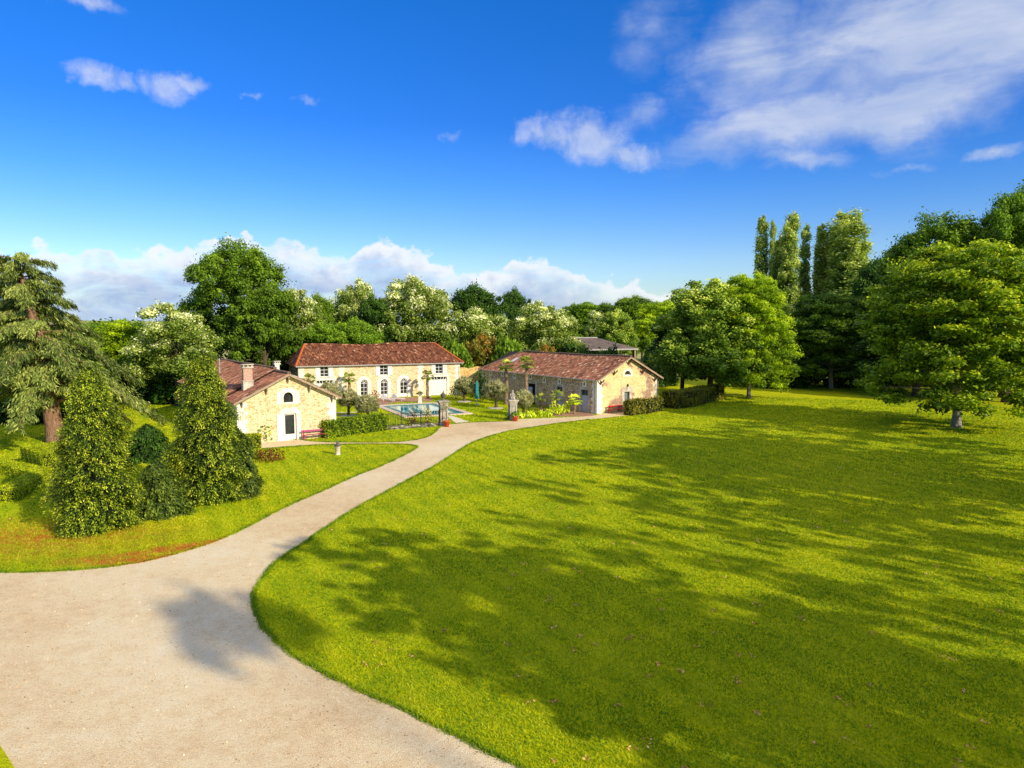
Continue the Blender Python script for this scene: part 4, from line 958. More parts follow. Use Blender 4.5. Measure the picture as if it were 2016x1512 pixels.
hedge('hedge_block', 'short bronze green hedge block beside the red bench', [G(1236, 818), G(1262, 814)], 1.2, 1.65, 'bronze_hedge', 45, .16, 150, .09, g)
hedge('hedge_block', 'loose hedge with bare gaps in front of the gable, right of the short block', [G(1266, 814.5), G(1297, 808)], 1.1, 1.55, 'bronze_hedge', 46, .17, 70, .16, g)
hedge('long_hedge', 'long dark clipped hedge running from the gable towards the linden', [G(1318, 804), G(1350, 800), G(1392, 789)], 2.2, 2.0, 'bronze_hedge', 47, .15, 150, .07, g)
hedge('hedge_block', 'small rounded bronze bush at the far end of the long hedge', [G(1402, 789), G(1414, 786)], 1.7, 2.0, 'bronze_hedge', 48, .15, 150, .1, g, .4)

# woodland floor and far wood: masses nobody could count
def mass(name, spots, leaf, per, seed, mat):
    rng = np.random.default_rng(seed); C, Rr = [], []
    for (x, y, rx, h) in spots:
        for k in range(14): a = rng.random() * 6.28; q = rng.random() ** .5; C.append((x + rx * q * math.cos(a), y + rx * q * math.sin(a), h * rng.uniform(.1, .8) * (1.1 - .5 * q))); Rr.append(rx * .42)
    C = np.array(C); V, ti = clump_leaves(C, np.array(Rr), per, leaf, rng, .1 + .5 * rng.random(len(C)), .8, .4)
    o = link(bpy.data.objects.new(name, quad_mesh(name, V, ti, [M[mat]]))); o['kind'] = 'stuff'; return o
sp = []
for px, D in [(x, 118 + 3 * math.sin(x)) for x in range(1440, 2100, 22)]: p = AT(px, 640, D); sp.append((p.x, p.y, 3.4, 6.5 + 2 * math.sin(px)))
for px, D in [(x, 94 + 4 * math.sin(x)) for x in range(-40, 470, 26)]: p = AT(px, 640, D); sp.append((p.x, p.y, 3.0, 4.6 + math.sin(px)))
for px, D in [(x, 117 + 3 * math.sin(x)) for x in range(560, 1320, 24)]: p = AT(px, 640, D); sp.append((p.x, p.y, 3.0, 5.0 + 1.5 * math.sin(px * .9)))
for px, D in [(x, 114 + 3 * math.sin(x)) for x in range(200, 640, 24)]: p = AT(px, 640, D); sp.append((p.x, p.y, 3.4, 8.0 + 1.5 * math.sin(px)))
for px, D in [(x, 74 + 3 * math.sin(x)) for x in range(-60, 160, 22)]: p = AT(px, 640, D); sp.append((p.x, p.y, 2.4, 3.6 + math.sin(px)))
mass('undergrowth', sp, .55, 75, 51, 'dark_leaf')
sp = []
for k in range(150):
    Y = random.uniform(330, 900); X = random.uniform(-.85, .5) * Y; sp.append((X, Y, 11, 13 + 5 * random.random()))
mass('distant_wood', sp, 2.2, 28, 52, 'mid_leaf')

# olive trees
def ball(key, seed, mat, rad=1.55, zc=2.7, n=120, per=110, leaf=.15, flat=.8, base_r=.16):
    kind(key, zc + rad, rad, [(0, 0, zc, rad, rad, rad * .86)], n, per, rad * .22, leaf, seed, mat, base_r, limbs=10, fork=.25, low=-.8, flat=.9, up=.15, asp=.35, topl=.15)
ball('olive', 61, 'olive', 1.12, 1.95); ball('olive_b', 62, 'olive', 1.25, 1.4)
g = 'round clipped olive trees in the yard'
for i, (px, py, sc_, key, lb, ringed) in enumerate([(686, 819, 1.0, 'olive', 'round olive tree on a gnarled trunk, just right of the cottage gable', 1), (724, 823, 1.0, 'olive_b', 'round olive tree low behind the laurel hedge, beside the pool', 0), (646, 800, 1.0, 'olive', 'olive tree showing only its top above the cottage roof edge', 0),
                                            (914, 791, 1.12, 'olive', 'shaded olive tree right of the white garage door', 1), (976, 804, 1.14, 'olive', 'round olive tree in the middle of the yard lawn, right of the parasol', 1), (1031, 819, .96, 'olive', 'olive tree just right of the pillar topped by a figure', 1)]):
    cm, tm, H, rad = K[key]; p = G(px, py)
    make_tree('olive_tree', lb, 'olive tree', p, i * 1.7, cm, tm, (sc_, sc_, sc_), g)
    if ringed:
        mb = MB(); mb.lathe([(.95 + .1 * math.sin(k), 0.0) for k in (0,)] + [(.95, .06), (.5, .12), (.1, .13)], (p.x, p.y, 0), 14); tag(mb.build('pebble_bed', M['gravel_ring']), kind='structure')

# palms
def palm(label, base, h, r_, seed, tr=.16, group=None, nf=26, mat='palm_leaf', name='palm_tree'):
    rng = np.random.default_rng(seed); t_ = thing(name, label, 'palm', base, rng.random() * 6, group)
    mb = MB(); k = 14
    mb.tube([(.05 * math.sin(i * .7), .04 * math.cos(i), h * i / k) for i in range(k + 1)], [tr * (1.25 - .3 * i / k) * (1.12 if i % 2 else .92) for i in range(k + 1)], 8); mb.build('trunk', M['bark_palm'], t_)
    V, ti = [], []
    for i in range(nf):
        a = i * 2.399; el = rng.uniform(-.55, 1.2); st = r_ * rng.uniform(.45, .6)
        d = np.array([math.cos(a) * math.cos(el), math.sin(a) * math.cos(el), math.sin(el)]); c = np.array([0, 0, h - .02]) + d * st
        sd = np.array([-math.sin(a), math.cos(a), 0]); upv = np.cross(d, sd); b = rng.uniform(.2, .8) + (.15 if el > .4 else -.1)
        p0 = np.array([0, 0, h - .05]); w = .018
        V.append(np.array([p0 - sd * w, p0 + sd * w, c + sd * w, c - sd * w])); ti.append(.3)
        for j in range(13):
            f = (j - 6) / 6 * 1.35; dd = d * math.cos(f) + sd * math.sin(f); Lf = r_ * rng.uniform(.42, .55) * (1 - .18 * abs(f)); e_ = c + dd * Lf - np.array([0, 0, .28 * Lf * (.6 + rng.random())])
            m_ = c + dd * Lf * .55; ww = r_ * .045; pr = np.cross(dd, upv); pr /= np.linalg.norm(pr) + 1e-9
            V.append(np.array([c, m_ + pr * ww, e_, m_ - pr * ww])); ti.append(min(1, max(0, b + rng.normal() * .12)))
    link(bpy.data.objects.new('crown', quad_mesh('crown', np.array(V), np.array(ti), [M[mat]])), t_)
    return t_
g = 'fan palms in the yard'
palm('fan palm against the pool house wall, left of the first arched door', G(688, 789), 3.0, 1.15, 71, .17, g)
palm('fan palm left of the white garage door on the pool house', G(842, 784), 3.1, 1.15, 72, .17, g)
palm('fan palm with a bushy head at the left end of the outbuilding', G(997, 797), 4.9, 1.2, 73, .19, g)
palm('taller fan palm with upright pale fronds in front of the open outbuilding door', G(1036, 800), 5.3, 1.25, 74, .2, g)
palm('fan palm with only its head showing above the cottage roof edge', G(609, 795), 3.1, 1.1, 75, .17, g)
g = 'young palms along the outbuilding'
palm('young dark palm by the outbuilding wall, left of the pale doors', G(1064, 806), 1.35, .85, 76, .12, g, 18)
palm('young palm in front of the left pale outbuilding door', G(1096, 811), 1.75, 1.1, 77, .13, g, 20)
palm('young yellow green palm in front of the right pale outbuilding door', G(1131, 815), 1.55, 1.0, 78, .12, g, 20, 'lime_plant')

# leafy plants along the drive
def plant(label, base, h, r_, seed, mat, n=60, leaf=.3, name='leafy_plant', cat='plant', group=None, asp=.4):
    rng = np.random.default_rng(seed); t_ = thing(name, label, cat, base, 0, group)
    a = rng.random(n) * 6.28; q = rng.random(n) ** .5 * r_; z = h * (.15 + .85 * rng.random(n)) * (1 - .35 * (q / r_) ** 2)
    P = np.stack([q * np.cos(a), q * np.sin(a), z], 1); Tn = np.stack([np.cos(a) * .6, np.sin(a) * .6, np.full(n, .9)], 1) + rng.normal(size=(n, 3)) * .4
    V = leaves(P, np.stack([np.cos(a), np.sin(a), np.full(n, .3)], 1) + rng.normal(size=(n, 3)) * .5, leaf * (.6 + .8 * rng.random(n)), rng, asp, Tn)
    link(bpy.data.objects.new('foliage', quad_mesh('foliage', V, np.clip(.5 + .25 * rng.normal(size=n), 0, 1), [M[mat]])), t_)
    mb = MB()
    for k in range(6): i = rng.integers(n); mb.tube([(P[i, 0] * .3, P[i, 1] * .3, 0), (P[i, 0] * .7, P[i, 1] * .7, P[i, 2] * .6), tuple(P[i])], [.02, .015, .006], 5, False)
    mb.build('stem', M['bark'], t_); return t_
g = 'lime green plants beside the drive'
for i, (px, py, h, r_, lb) in enumerate([(1046, 822, .75, .55, 'low lime green plant right of the olive behind the figure pillar'), (1066, 820.5, .7, .45, 'small lime plant second along the drive edge'), (1080, 820, .85, .5, 'lime plant just left of the tallest lime clump'), (1092, 818, 1.7, .7, 'tallest lime green leaf clump beside the drive'), (1105, 817, 1.2, .6, 'loose lime clump right of the tallest one'), (1116, 814, 1.5, .4, 'narrow upright lime plant left of the young yellow palm'), (1026, 822, .6, .5, 'small lime plant at the foot of the figure pillar')]):
    plant(lb, G(px, py), h, r_, 80 + i, 'lime_plant', 70, .34, group=g)
plant('broad leaved shrub against the cottage wall, left of the white door', G(516, 870), 2.1, 1.05, 90, 'mid_leaf', 420, .22, 'shrub', 'shrub', asp=.6)
plant('pale pink flowering bush at the end of the laurel hedge by the bench', G(634, 861), 1.7, .6, 91, 'rose', 160, .18, 'shrub', 'shrub', asp=.6)
plant('low dark red shrub on the lawn right of the spruces', G(532, 908), 1.0, 1.1, 92, 'red_leaf', 420, .16, 'shrub', 'shrub', asp=.5)
g = 'rose bushes on the iron fence'
plant('rose bush with dark red heads at the middle of the iron fence', G(812, 841), 1.9, .5, 93, 'red_leaf', 130, .2, 'rose_bush', 'rose', g)
plant('rose bush with yellow blooms on the iron fence near the urn pillar', G(842, 838.5), 2.0, .5, 94, 'rose', 140, .22, 'rose_bush', 'rose', g)
plant('small dark plant at the left foot of the figure pillar', G(1000, 828), .9, .4, 95, 'dark_leaf', 70, .22)
plant('reddish leaved shrub in front of the pool house, left of the middle arched door', G(738, 789), 1.5, .75, 96, 'red_leaf', 150, .26)
plant('dark climber at the left end of the outbuilding beside the garden wall', G(946, 790), 4.2, 1.4, 97, 'dark_leaf', 420, .34, 'shrub', 'shrub', asp=.6)
plant('pale shrub against the pool house wall at its right corner', G(897, 786), 2.0, 1.1, 98, 'olive', 260, .26, 'shrub', 'shrub', asp=.5)

# ------------------------------------------------------------------ gate pillars, pots, fence, furniture
def pillar(label, base, h, rz):
    t_ = thing('gate_pillar', label, 'pillar', base, rz, 'gate pillars')
    mb = MB(); mb.lathe([(.46, 0), (.46, .28), (.40, .34), (.38, .4), (.38, h - .42), (.42, h - .38), (.42, h - .3), (.48, h - .2), (.54, h - .12), (.54, h - .03), (.3, h)], sq=True)
    mb.build('shaft', M['pillar'], t_)
    mb = MB()
    for sx, sy in ((0, -1), (1, 0), (0, 1), (-1, 0)):
        for q in (-.2, .2): mb.box(*( (q - .03, q + .03, sy * .385 - .015, sy * .385 + .015) if sy else (sx * .385 - .015, sx * .385 + .015, q - .03, q + .03)), .55, h - .55)
    mb.build('panel_moulding', M['urn'], t_); return t_
p1 = pillar('stone gate pillar at the end of the iron fence, carrying a dark urn', G(873, 838), 2.55, R(20)); p2 = pillar('paler stone gate pillar carrying a seated figure, right of the pool path', G(1009, 827), 2.2, R(20))
mb = MB(); mb.lathe([(.2, 0), (.2, .06), (.09, .12), (.08, .22), (.2, .34), (.28, .52), (.29, .6), (.2, .62), (.14, .72), (.05, .8), (.06, .9), (.02, .98)], n=14)
o = mb.build('urn', M['urn']); o.location = p1.location + Vector((0, 0, 2.551)); tag(o, 'dark stone urn on top of the left gate pillar', 'urn')
mb = MB(); mb.lathe([(.3, 0), (.3, .1), (.24, .12), (.26, .3), (.18, .5), (.2, .62), (.1, .7), (.13, .8), (.13, .9), (.05, .98)], n=12)
mb.tube([(.16, -.05, .6), (.24, -.2, .42), (.1, -.28, .3)], [.07, .06, .04], 7); mb.tube([(-.16, -.05, .6), (-.24, -.2, .42), (-.1, -.28, .3)], [.07, .06, .04], 7); mb.tube([(.1, -.1, .25), (.12, -.34, .22), (.12, -.34, .02)], [.09, .07, .05], 7); mb.tube([(-.1, -.1, .25), (-.12, -.34, .22), (-.12, -.34, .02)], [.09, .07, .05], 7)
o = mb.build('statue', M['pillar'], None, True); o.location = p2.location + Vector((0, 0, 2.201)); tag(o, 'small weathered seated stone figure on the right gate pillar', 'statue')
def pot(label, base, r_=.26, h=.5):
    t_ = thing('terracotta_pot', label, 'plant pot', base, 0, 'terracotta pots by the gate')
    mb = MB(); mb.lathe([(r_ * .7, 0), (r_ * .95, h * .8), (r_ * 1.12, h * .82), (r_ * 1.15, h), (r_ * .95, h), (r_ * .9, h * .86)], n=18); mb.build('body', M['terracotta'], t_, True); return t_
b1 = G(879.5, 840.5); b2 = G(1014.5, 829.5)
pot('terracotta pot holding a thin standard tree, at the urn pillar', b1, .3, .62); pot('terracotta pot holding a bushy plant, at the figure pillar', b2, .32, .55)
t_ = thing('potted_tree', 'thin grey standard olive growing in the terracotta pot at the urn pillar', 'potted plant', b1 + Vector((0, 0, .54)))
rng = np.random.default_rng(8); C = np.array([(0, 0, 1.5)]) + rng.normal(size=(14, 3)) * (.22, .22, .3); V, ti = clump_leaves(C, np.full(14, .2), 26, .13, rng, np.full(14, .4), .9, .2, asp=.3)
link(bpy.data.objects.new('crown', quad_mesh('crown', V, ti, [M['olive']])), t_)
mb = MB(); mb.tube([(0, 0, 0), (.02, 0, .7), (0, .02, 1.5)], [.035, .03, .015], 6); mb.build('trunk', M['bark_pale'], t_)
plant('bushy green plant in the terracotta pot at the figure pillar', b2 + Vector((0, 0, .47)), .6, .45, 99, 'mid_leaf', 120, .22, 'potted_plant', 'potted plant')

def fence(label, a, b, h, low, step=.17, wallmat='rubble_low', nm='iron_fence'):
    d = b - a; Ln = d.length; t_ = thing(nm, label, 'fence', a, math.atan2(d.y, d.x), 'iron fences')
    if low:
        mb = MB(); n = 14
        for k in range(n): mb.box(Ln * k / n, Ln * (k + 1) / n - .01, -.16 - .02 * (k % 3), .16, 0, low + .05 * math.sin(k * 1.9))
        mb.build('low_wall', M[wallmat], t_)
    mb = MB(); n = int(Ln / step)
    for k in range(n + 1): x = Ln * k / n; mb.box(x - .014, x + .014, -.014, .014, low, h + (.06 if k % 2 else 0))
    bo = mb.build('railing', M['iron'], t_); 
    mb = MB()
    for z in (low + .1, h - .1): mb.box(0, Ln, -.02, .02, z - .015, z + .015)
    mb.build('rail', M['iron'], t_)
    for k in range(4): mb = MB(); x = .03 + (Ln - .06) * k / 3; mb.box(x - .03, x + .03, -.03, .03, 0, h + .12); mb.build('post', M['iron'], t_)
    return t_
fence('thin black iron fence on a low stone wall, beside the urn pillar', G(752, 847), G(866, 838.5), 1.55, .32)
fence('low dark iron fence in front of the outbuilding, right of the figure pillar', G(1018, 815), G(1086, 815), .85, .0)

def bench(label, base, rz, Ln, mat):
    t_ = thing('bench', label, 'bench', base, rz)
    for nm, cs in (('seat', [(y, .44) for y in (-.36, -.24, -.12)]),):
        mb = MB()
        for y, z in cs: mb.box(-Ln / 2, Ln / 2, y - .05, y + .05, z, z + .04)
        mb.build('seat', mat, t_)
    mb = MB(); mb.bar((-Ln / 2, -.03, .78), (Ln / 2, -.03, .78), .035, .15, (0, .2, 1)); mb.build('backrest', mat, t_)
    for x in (-Ln / 2 + .2, Ln / 2 - .2):
        mb = MB(); mb.bar((x, -.4, 0), (x, -.36, .44), .06, .06, (1, 0, 0)); mb.bar((x, .04, 0), (x, -.06, .86), .06, .06, (1, 0, 0)); mb.bar((x, -.4, .41), (x, -.05, .41), .05, .06); mb.build('leg', mat, t_)
    return t_
u35 = Vector((math.cos(TH), math.sin(TH), 0)); n35 = Vector((u35.y, -u35.x, 0))
bench('long magenta wooden bench against the cottage wall, right of the white door', C0 + u35 * 6.35 + n35 * .35, TH, 2.3, M['magenta_paint'])
bench('red wooden bench against the patchy gable wall of the outbuilding', S0 + u35 * 2.5 + n35 * .35, TH, 2.4, M['red_paint'])

t_ = thing('parasol', 'closed teal parasol standing on the yard lawn', 'parasol', G(939, 797))
mb = MB(); mb.tube([(0, 0, 0), (0, 0, 3.05)], .03, 8); mb.build('pole', M['white_plastic'], t_)
mb = MB(); n = 16; prof = [(.06, 2.98), (.16, 2.7), (.2, 2.2), (.21, 1.4), (.23, .8), (.1, .74)]
mb.add([((r_ * (1 + .16 * (k % 2))) * math.cos(k * 2 * math.pi / n), (r_ * (1 + .16 * (k % 2))) * math.sin(k * 2 * math.pi / n), z) for r_, z in prof for k in range(n)], [(i * n + k, i * n + (k + 1) % n, (i + 1) * n + (k + 1) % n, (i + 1) * n + k) for i in range(len(prof) - 1) for k in range(n)])
mb.build('canopy', M['teal_cloth'], t_); mb = MB(); mb.lathe([(.3, 0), (.3, .06), (.05, .1), (.05, .2)], n=14); mb.build('base', M['zinc'], t_)

t_ = thing('stone_post', 'short pale stone post carrying a bowl at the back edge of the pool', 'post', G(827, 793))
mb = MB(); mb.lathe([(.24, 0), (.24, .12), (.19, .16), (.19, .8), (.24, .84), (.24, .92)], sq=True); mb.build('shaft', M['stone'], t_)
mb = MB(); mb.lathe([(.1, 0), (.14, .05), (.34, .22), (.37, .28), (.33, .28), (.1, .12)], n=16); o = mb.build('planter_bowl', M['stone_old'], None, True); o.location = t_.location + Vector((0, 0, .921)); tag(o, 'round stone bowl on the short post behind the pool', 'planter')
plant('spiky agave growing in the bowl on the short post', t_.location + Vector((0, 0, 1.1)), .45, .5, 101, 'yew', 40, .5, 'agave_plant', 'plant', asp=.15)
t_ = thing('stone_bollard', 'short stone bollard with a dark urn-shaped cap on the lawn before the cottage', 'bollard', G(665, 895.5))
mb = MB(); mb.lathe([(.22, 0), (.2, .1), (.19, .5), (.23, .62), (.23, .68)], n=12); mb.build('shaft', M['stone_old'], t_)
mb = MB(); mb.lathe([(.24, .68), (.27, .74), (.2, .82), (.1, .88), (.12, .96), (.04, 1.04), (.05, 1.1), (.01, 1.16)], n=12); mb.build('cap', M['urn'], t_, True)
def lounger(label, base, rz):
    t_ = thing('sun_lounger', label, 'sun lounger', base, rz, 'loungers by the pool')
    mb = MB(); mb.box(-.33, .33, -.95, .35, .3, .35); mb.build('seat', M['white_plastic'], t_)
    mb = MB(); mb.bar((0, .35, .33), (0, .95, .72), .66, .05, (1, 0, 0)); mb.build('backrest', M['white_plastic'], t_)
    for x in (-.28, .28):
        for y in (-.8, .5): mb = MB(); mb.box(x - .025, x + .025, y - .025, y + .025, 0, .3); mb.build('leg', M['white_plastic'], t_)
lounger('white sun lounger on the terrace in front of the right arched door', G(784, 789), R(60)); lounger('white sun lounger on the terrace in front of the middle arched door', G(764, 790), R(75))
t_ = thing('hanging_chair_frame', 'thin curved hanging chair frame on the terrace, right of the middle arched door', 'chair frame', G(768, 788.5))
mb = MB(); mb.tube([(0, 0, 0), (-.15, 0, .8), (-.1, 0, 1.6), (.25, 0, 2.1), (.62, 0, 2.15)], [.04, .035, .03, .03, .025], 7); mb.build('pole', M['white_plastic'], t_); mb = MB(); mb.lathe([(.4, 0), (.4, .05), (.05, .08)], n=14); mb.build('base', M['zinc'], t_)

# ------------------------------------------------------------------ grass, clippings
def inside(poly, P):
    x, y = P[:, 0], P[:, 1]; r_ = np.zeros(len(P), bool); n = len(poly); j = n - 1
    for i in range(n):
        xi, yi = poly[i]; xj, yj = poly[j]
        c = ((yi > y) != (yj > y)) & (x < (xj - xi) * (y - yi) / (yj - yi + 1e-12) + xi); r_ ^= c; j = i
    return r_
def rectpoly(o, th, w, l): u = np.array([math.cos(th), math.sin(th)]); v = np.array([-math.sin(th), math.cos(th)]); o = np.array([o.x, o.y]); return np.array([o, o + u * w, o + u * w + v * l, o + v * l])
BLD = [rectpoly(C0, TH, 8.5, 23.5), rectpoly(S0, TH, 9.55, 24), rectpoly(P0, TP, 22.5, 9), POOL, GATEPATH, SIDEPATH, TERR, YARD]
def lawnpts(n, r0, r1, rng, pw):
    r_ = r0 * (r1 / r0) ** (rng.random(n) ** pw); th = rng.uniform(-.70, .70, n)
    P = np.stack([r_ * np.sin(th), r_ * np.cos(th)], 1)
    ok = ~inside(DRIVE, P) | inside(LAWNBIT, P)
    for b in BLD: ok &= ~inside(b, P)
    return P[ok], r_[ok]
rng = np.random.default_rng(77)
P, rr = lawnpts(620000, 13.5, 105, rng, .9)
n = len(P); h = (.03 + .036 * rng.random(n)) * (1 + rr / 100); w = (.012 + .01 * rng.random(n)) * np.maximum(1, rr / 22)
a = rng.random(n) * 6.28; lean = rng.normal(size=(n, 2)) * .6
B = np.stack([P[:, 0], P[:, 1], np.full(n, .0)], 1); dx = np.stack([np.cos(a), np.sin(a), np.zeros(n)], 1) * w[:, None]
V = np.stack([B - dx, B + dx, B + np.stack([lean[:, 0] * h, lean[:, 1] * h, h], 1)], 1)
pn = np.sin(P[:, 0] * .7) * np.sin(P[:, 1] * .9 + 1) * .12
ti = np.clip(.48 + pn + .2 * rng.normal(size=n), 0, 1)
o = link(bpy.data.objects.new('grass', quad_mesh('grass', V, ti, [M['grass']]))); o['kind'] = 'stuff'
lip = MB()
for k in range(len(DRIVE)):
    a_, b_ = DRIVE[k], DRIVE[(k + 1) % len(DRIVE)]; mid = (a_ + b_) / 2
    if mid[1] < 11 or mid[1] > 72 or np.hypot(*(b_ - a_)) > 3: continue
    hh = .05 + .02 * math.sin(k * 1.7); lip.add([(a_[0], a_[1], .018), (b_[0], b_[1], .018), (b_[0], b_[1], hh), (a_[0], a_[1], hh)], [(0, 1, 2, 3)])
M['soil'] = plain('dark_soil', S(92, 70, 40), .95, .35, 7)
o = lip.build('lawn_edge', M['soil']); o['kind'] = 'structure'
ed = []
for k in range(len(DRIVE)):
    a_, b_ = DRIVE[k], DRIVE[(k + 1) % len(DRIVE)]; L_ = np.hypot(*(b_ - a_)); mid = (a_ + b_) / 2
    if mid[1] < 12 or mid[1] > 75 or abs(mid[0]) > .8 * mid[1] or L_ > 3: continue
    m_ = int(L_ * 260 / max(1, mid[1] / 22)); u_ = rng.random((m_, 1)); ed.append(a_ + (b_ - a_) * u_ + rng.normal(size=(m_, 2)) * .055)
E_ = np.vstack(ed); n = len(E_); re_ = np.hypot(E_[:, 0], E_[:, 1]); h = .04 + .07 * rng.random(n); w = (.012 + .012 * rng.random(n)) * np.maximum(1, re_ / 26)
a = rng.random(n) * 6.28; lean = rng.normal(size=(n, 2)) * .8; B = np.stack([E_[:, 0], E_[:, 1], np.full(n, .03)], 1); dx = np.stack([np.cos(a), np.sin(a), np.zeros(n)], 1) * w[:, None]
o = link(bpy.data.objects.new('verge_grass', quad_mesh('verge_grass', np.stack([B - dx, B + dx, B + np.stack([lean[:, 0] * h, lean[:, 1] * h, h], 1)], 1), np.clip(.3 + .2 * rng.normal(size=n), 0, 1), [M['grass']]))); o['kind'] = 'stuff'
r_ = 13 * (45 / 13) ** rng.random(9000); th = rng.uniform(-.7, .5, 9000); Q = np.stack([r_ * np.sin(th), r_ * np.cos(th)], 1); ok = inside(DRIVE, Q) & ~inside(LAWNBIT, Q); Q = Q[ok]; n = len(Q)
V = leaves(np.stack([Q[:, 0], Q[:, 1], .028 + .012 * rng.random(n)], 1), np.array([0, -.2, 1.0]) + rng.normal(size=(n, 3)) * .5, (.016 + .022 * rng.random(n) ** 2) * (1 + r_[ok] / 40), rng, .8)
M['loose'] = leafmat('loose_stones', [(0, S(104, 80, 56)), (.3, S(150, 122, 90)), (.7, S(196, 166, 128)), (1, S(214, 188, 150))], .0, (1, 1, 1), .9, 1.0)
o = link(bpy.data.objects.new('loose_gravel', quad_mesh('loose_gravel', V, rng.random(n), [M['loose']]))); o['kind'] = 'stuff'
P, rr = lawnpts(1500, 14, 60, rng, 1.0)
keep = (rng.random(len(P)) < .25 + .5 * (P[:, 0] > 0)) ; P = P[keep]
C = np.repeat(P, 7, 0) + rng.normal(size=(len(P) * 7, 2)) * .07; n = len(C)
V = leaves(np.stack([C[:, 0], C[:, 1], .045 + .02 * rng.random(n)], 1), np.array([0, 0, 1.0]) + rng.normal(size=(n, 3)) * .4, .05 + .07 * rng.random(n), rng, .5)
sel = np.repeat(rng.random(len(P)) < .32, 7)
o = link(bpy.data.objects.new('fallen_leaves', quad_mesh('fallen_leaves', V[sel], rng.random(sel.sum()), [M['dry_leaf']]))); o['kind'] = 'stuff'

# ------------------------------------------------------------------ light and sky
EL = R(25); sv = Vector((SD.x * math.cos(EL), SD.y * math.cos(EL), math.sin(EL)))
sun = bpy.data.objects.new('sun', bpy.data.lights.new('sun', 'SUN')); link(sun)
sun.data.energy = 5.0; sun.data.angle = R(.5); sun.data.color = (1.0, .87, .64)
sun.rotation_euler = sv.to_track_quat('Z', 'Y').to_euler(); sun.location = (60, -60, 60)
w = bpy.data.worlds.new('World'); sc.world = w; w.use_nodes = True; t = T(w.node_tree)
sky = t.n('TexSky', dict(sky_type='NISHITA', sun_disc=False, sun_elevation=EL, sun_rotation=math.atan2(sv.x, sv.y), altitude=200, air_density=1.0, dust_density=.35, ozone_density=2.2))
dirv = t.n('TexCoord').outputs['Generated']; sx = t.n('SeparateXYZ', Vector=dirv)
az = t.m('MULTIPLY', t.m('ARCTAN2', sx.outputs[0], sx.outputs[1]), 57.2958); el = t.m('MULTIPLY', t.m('ARCSINE', sx.outputs[2]), 57.2958)
skc = t.n('HueSaturation', Hue=.505, Saturation=1.25, Value=1.0, Color=sky.outputs[0]).outputs[0]
elr = t.m('DIVIDE', el, 90.0, 0, True)
skc = t.mix(1.0, skc, t.ramp(elr, [(0, (.8, .82, .95, 1)), (.055, (.74, .86, 1.1, 1)), (.12, (.38, .72, 1.2, 1)), (.17, (.22, .62, 1.18, 1)), (.27, (.15, .7, 1.22, 1)), (.45, (.5, 1.0, 1.6, 1)), (1, (1.0, 1.3, 1.6, 1))]), 'MULTIPLY')
def ae(px, py): r_ = ray(px, py); return math.degrees(math.atan2(r_.x, r_.y)), math.degrees(math.atan2(r_.z, math.hypot(r_.x, r_.y)))
cv = t.n('CombineXYZ', X=az, Y=el, Z=0.0).outputs[0]
def warp(amp, scale, detail=5.0):
    n_ = t.n('TexNoise', Vector=cv, Scale=scale, Detail=detail, Roughness=.6).outputs['Color']
    d_ = t.n('VectorMath', dict(operation='SUBTRACT'), i0=n_, i1=(.5, .5, .5)).outputs[0]
    return t.n('VectorMath', dict(operation='ADD'), i0=cv, i1=t.n('VectorMath', dict(operation='MULTIPLY'), i0=d_, i1=(amp, amp * .6, 0)).outputs[0]).outputs[0]
cw1, cw2 = warp(9, .16), warp(3.2, .55)
CVW = [cw1]
def blob(px, py, rx, ry, rot=0.0, gain=1.0):
    a0, e0 = ae(px, py); k = .041 * math.cos(R(a0)) ** 2 / .98
    v = t.n('Mapping', dict(vector_type='TEXTURE'), Vector=CVW[0], Location=(a0, e0, 0), Rotation=(0, 0, R(rot)), Scale=(rx * k, ry * .041, 1)).outputs[0]
    return t.m('MULTIPLY', t.m('SUBTRACT', 1.0, t.n('VectorMath', dict(operation='LENGTH'), i0=v).outputs['Value'], 0, True), gain)
def union(bs):
    r_ = bs[0]
    for b in bs[1:]: r_ = t.m('MAXIMUM', r_, b)
    return r_
# high veil, upper right
veil = union([blob(1900, 40, 620, 190, 10, 1.25), blob(1720, 205, 580, 75, 9, 1.3), blob(1470, 110, 190, 150, 20, .95), blob(1490, 262, 290, 50, 4, 1.0), blob(1580, 315, 170, 28, 0, .7), blob(1985, 285, 90, 24, 8, .9), blob(1270, 205, 70, 40, 0, .45), blob(1290, 60, 90, 110, 20, .4), blob(1780, 315, 80, 16, 0, .4)])
nv = t.noise(t.n('Mapping', Vector=cv, Rotation=(0, 0, R(-12)), Scale=(.10, .26, 1)).outputs[0], 1.3, 7, .6, .4)
dv = t.m('MULTIPLY', t.ramp(t.m('ADD', veil, t.m('MULTIPLY', t.m('SUBTRACT', nv, .5), 1.1)), [(.1, (0, 0, 0, 1)), (.9, (1, 1, 1, 1))]), t.m('MULTIPLY', veil, 2.5, 0, True))
# puffs
CVW[0] = cw2
puff = union([blob(1085, 265, 90, 42, -8), blob(1165, 275, 105, 62, -16, 1.15), blob(1225, 306, 95, 34, -10, 1.1), blob(190, 147, 75, 26, -6), blob(240, 158, 42, 20, -4), blob(325, 172, 75, 32, 0), blob(372, 166, 42, 20, 0), blob(500, 190, 24, 10, 0, .7), blob(170, 0, 100, 20, -4, .8), blob(605, 197, 40, 10, 0, .5), blob(885, 266, 26, 16, 0, .5)])
npf = t.noise(cv, .55, 7, .6, .3)
dp = t.m('MULTIPLY', t.ramp(t.m('ADD', puff, t.m('MULTIPLY', t.m('SUBTRACT', npf, .5), 1.2)), [(.1, (0, 0, 0, 1)), (.85, (1, 1, 1, 1))]), t.m('MULTIPLY', puff, 3.0, 0, True))
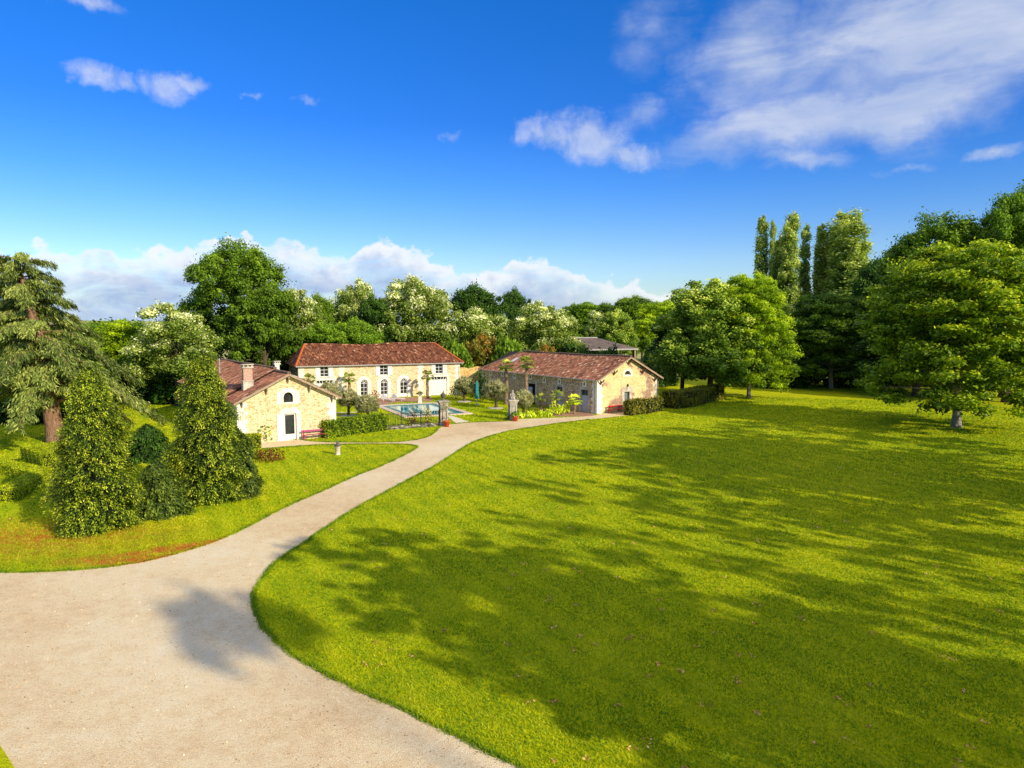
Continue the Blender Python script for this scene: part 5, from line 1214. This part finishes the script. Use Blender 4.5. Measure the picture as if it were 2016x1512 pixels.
# cumulus bank along the horizon
prof = [(-60, 470), (0, 478), (60, 470), (130, 482), (260, 480), (380, 468), (520, 460), (610, 476), (680, 492), (715, 462), (770, 462), (810, 478), (880, 508), (960, 522), (1045, 492), (1090, 506), (1150, 530), (1230, 545), (1330, 566), (1420, 600), (1600, 640)]
fc = t.n('FloatCurve', Value=t.m('DIVIDE', t.m('ADD', az, 50), 100)); cu = fc.mapping.curves[0]
pp = [((ae(x, y)[0] + 50) / 100, ae(x, y)[1] / 12) for x, y in prof]
cu.points[0].location = (0, pp[0][1]); cu.points[1].location = (1, 0.0)
for q in pp: cu.points.new(*q)
fc.mapping.update()
hp = t.m('MULTIPLY', fc.outputs[0], 12.0)
nb = t.noise(cv, .62, 8, .58, .25); nb2 = t.n('TexVoronoi', dict(feature='SMOOTH_F1'), Vector=t.n('VectorMath', dict(operation='ADD'), i0=cv, i1=t.n('VectorMath', dict(operation='SCALE'), i0=t.n('TexNoise', Vector=cv, Scale=1.1, Detail=4.0).outputs['Color'], Scale=.9).outputs[0]).outputs[0], Scale=.75, Smoothness=.5).outputs[0]
edge = t.m('ADD', t.m('SUBTRACT', t.m('SUBTRACT', hp, .35), el), t.m('ADD', t.m('MULTIPLY', t.m('SUBTRACT', nb, .5), 2.6), t.m('MULTIPLY', t.m('SUBTRACT', .45, nb2), 1.3)))
db = t.ramp(t.m('MULTIPLY', edge, .9), [(.0, (0, 0, 0, 1)), (.42, (1, 1, 1, 1))], 'EASE')
depth = t.m('DIVIDE', edge, 4.2, 0, True)
bankc = t.ramp(t.m('ADD', depth, t.m('MULTIPLY', t.m('SUBTRACT', t.noise(t.mp(cv, .5, 1.0, 1), .7, 6, .6, .3), .5), .65)), [(.0, (6.6, 6.6, 6.7, 1)), (.22, (5.9, 6.1, 6.5, 1)), (.48, (3.8, 4.3, 5.6, 1)), (.78, (2.5, 3.3, 5.1, 1)), (1, (3.0, 4.1, 6.0, 1))])
gap = t.ramp(t.noise(t.mp(cv, .35, 1.1, 1), .5, 6, .6, .5), [(.3, (.35, .35, .35, 1)), (.55, (1, 1, 1, 1))])
skc = t.mix(t.m('MULTIPLY', t.m('MULTIPLY', db, gap), .9), skc, bankc)
skc = t.mix(t.m('MULTIPLY', dv, .75), skc, t.ramp(nv, [(.3, (2.6, 3.4, 5.2, 1)), (.7, (5.0, 5.3, 6.0, 1))]))
skc = t.mix(t.m('MULTIPLY', dp, .54), skc, t.ramp(npf, [(.3, (3.2, 3.8, 5.2, 1)), (.65, (5.6, 5.8, 6.2, 1))]))
# broken bright cloud, unseen, added high overhead and behind the viewpoint to lighten shadows
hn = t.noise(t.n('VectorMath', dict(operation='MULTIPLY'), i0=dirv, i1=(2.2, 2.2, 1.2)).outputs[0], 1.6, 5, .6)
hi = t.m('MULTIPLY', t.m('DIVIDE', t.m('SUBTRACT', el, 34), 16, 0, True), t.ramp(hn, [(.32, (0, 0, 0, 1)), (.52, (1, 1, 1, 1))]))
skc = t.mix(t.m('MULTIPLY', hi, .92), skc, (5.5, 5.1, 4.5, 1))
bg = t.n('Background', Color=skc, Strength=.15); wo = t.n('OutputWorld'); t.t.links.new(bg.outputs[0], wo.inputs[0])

sc.view_settings.view_transform = 'Standard'; sc.view_settings.look = 'None'; sc.view_settings.exposure = 0; sc.view_settings.gamma = 1
cy = sc.cycles; cy.max_bounces = 6; cy.diffuse_bounces = 3; cy.glossy_bounces = 3; cy.transmission_bounces = 4; cy.transparent_max_bounces = 4; cy.caustics_reflective = False; cy.caustics_refractive = False
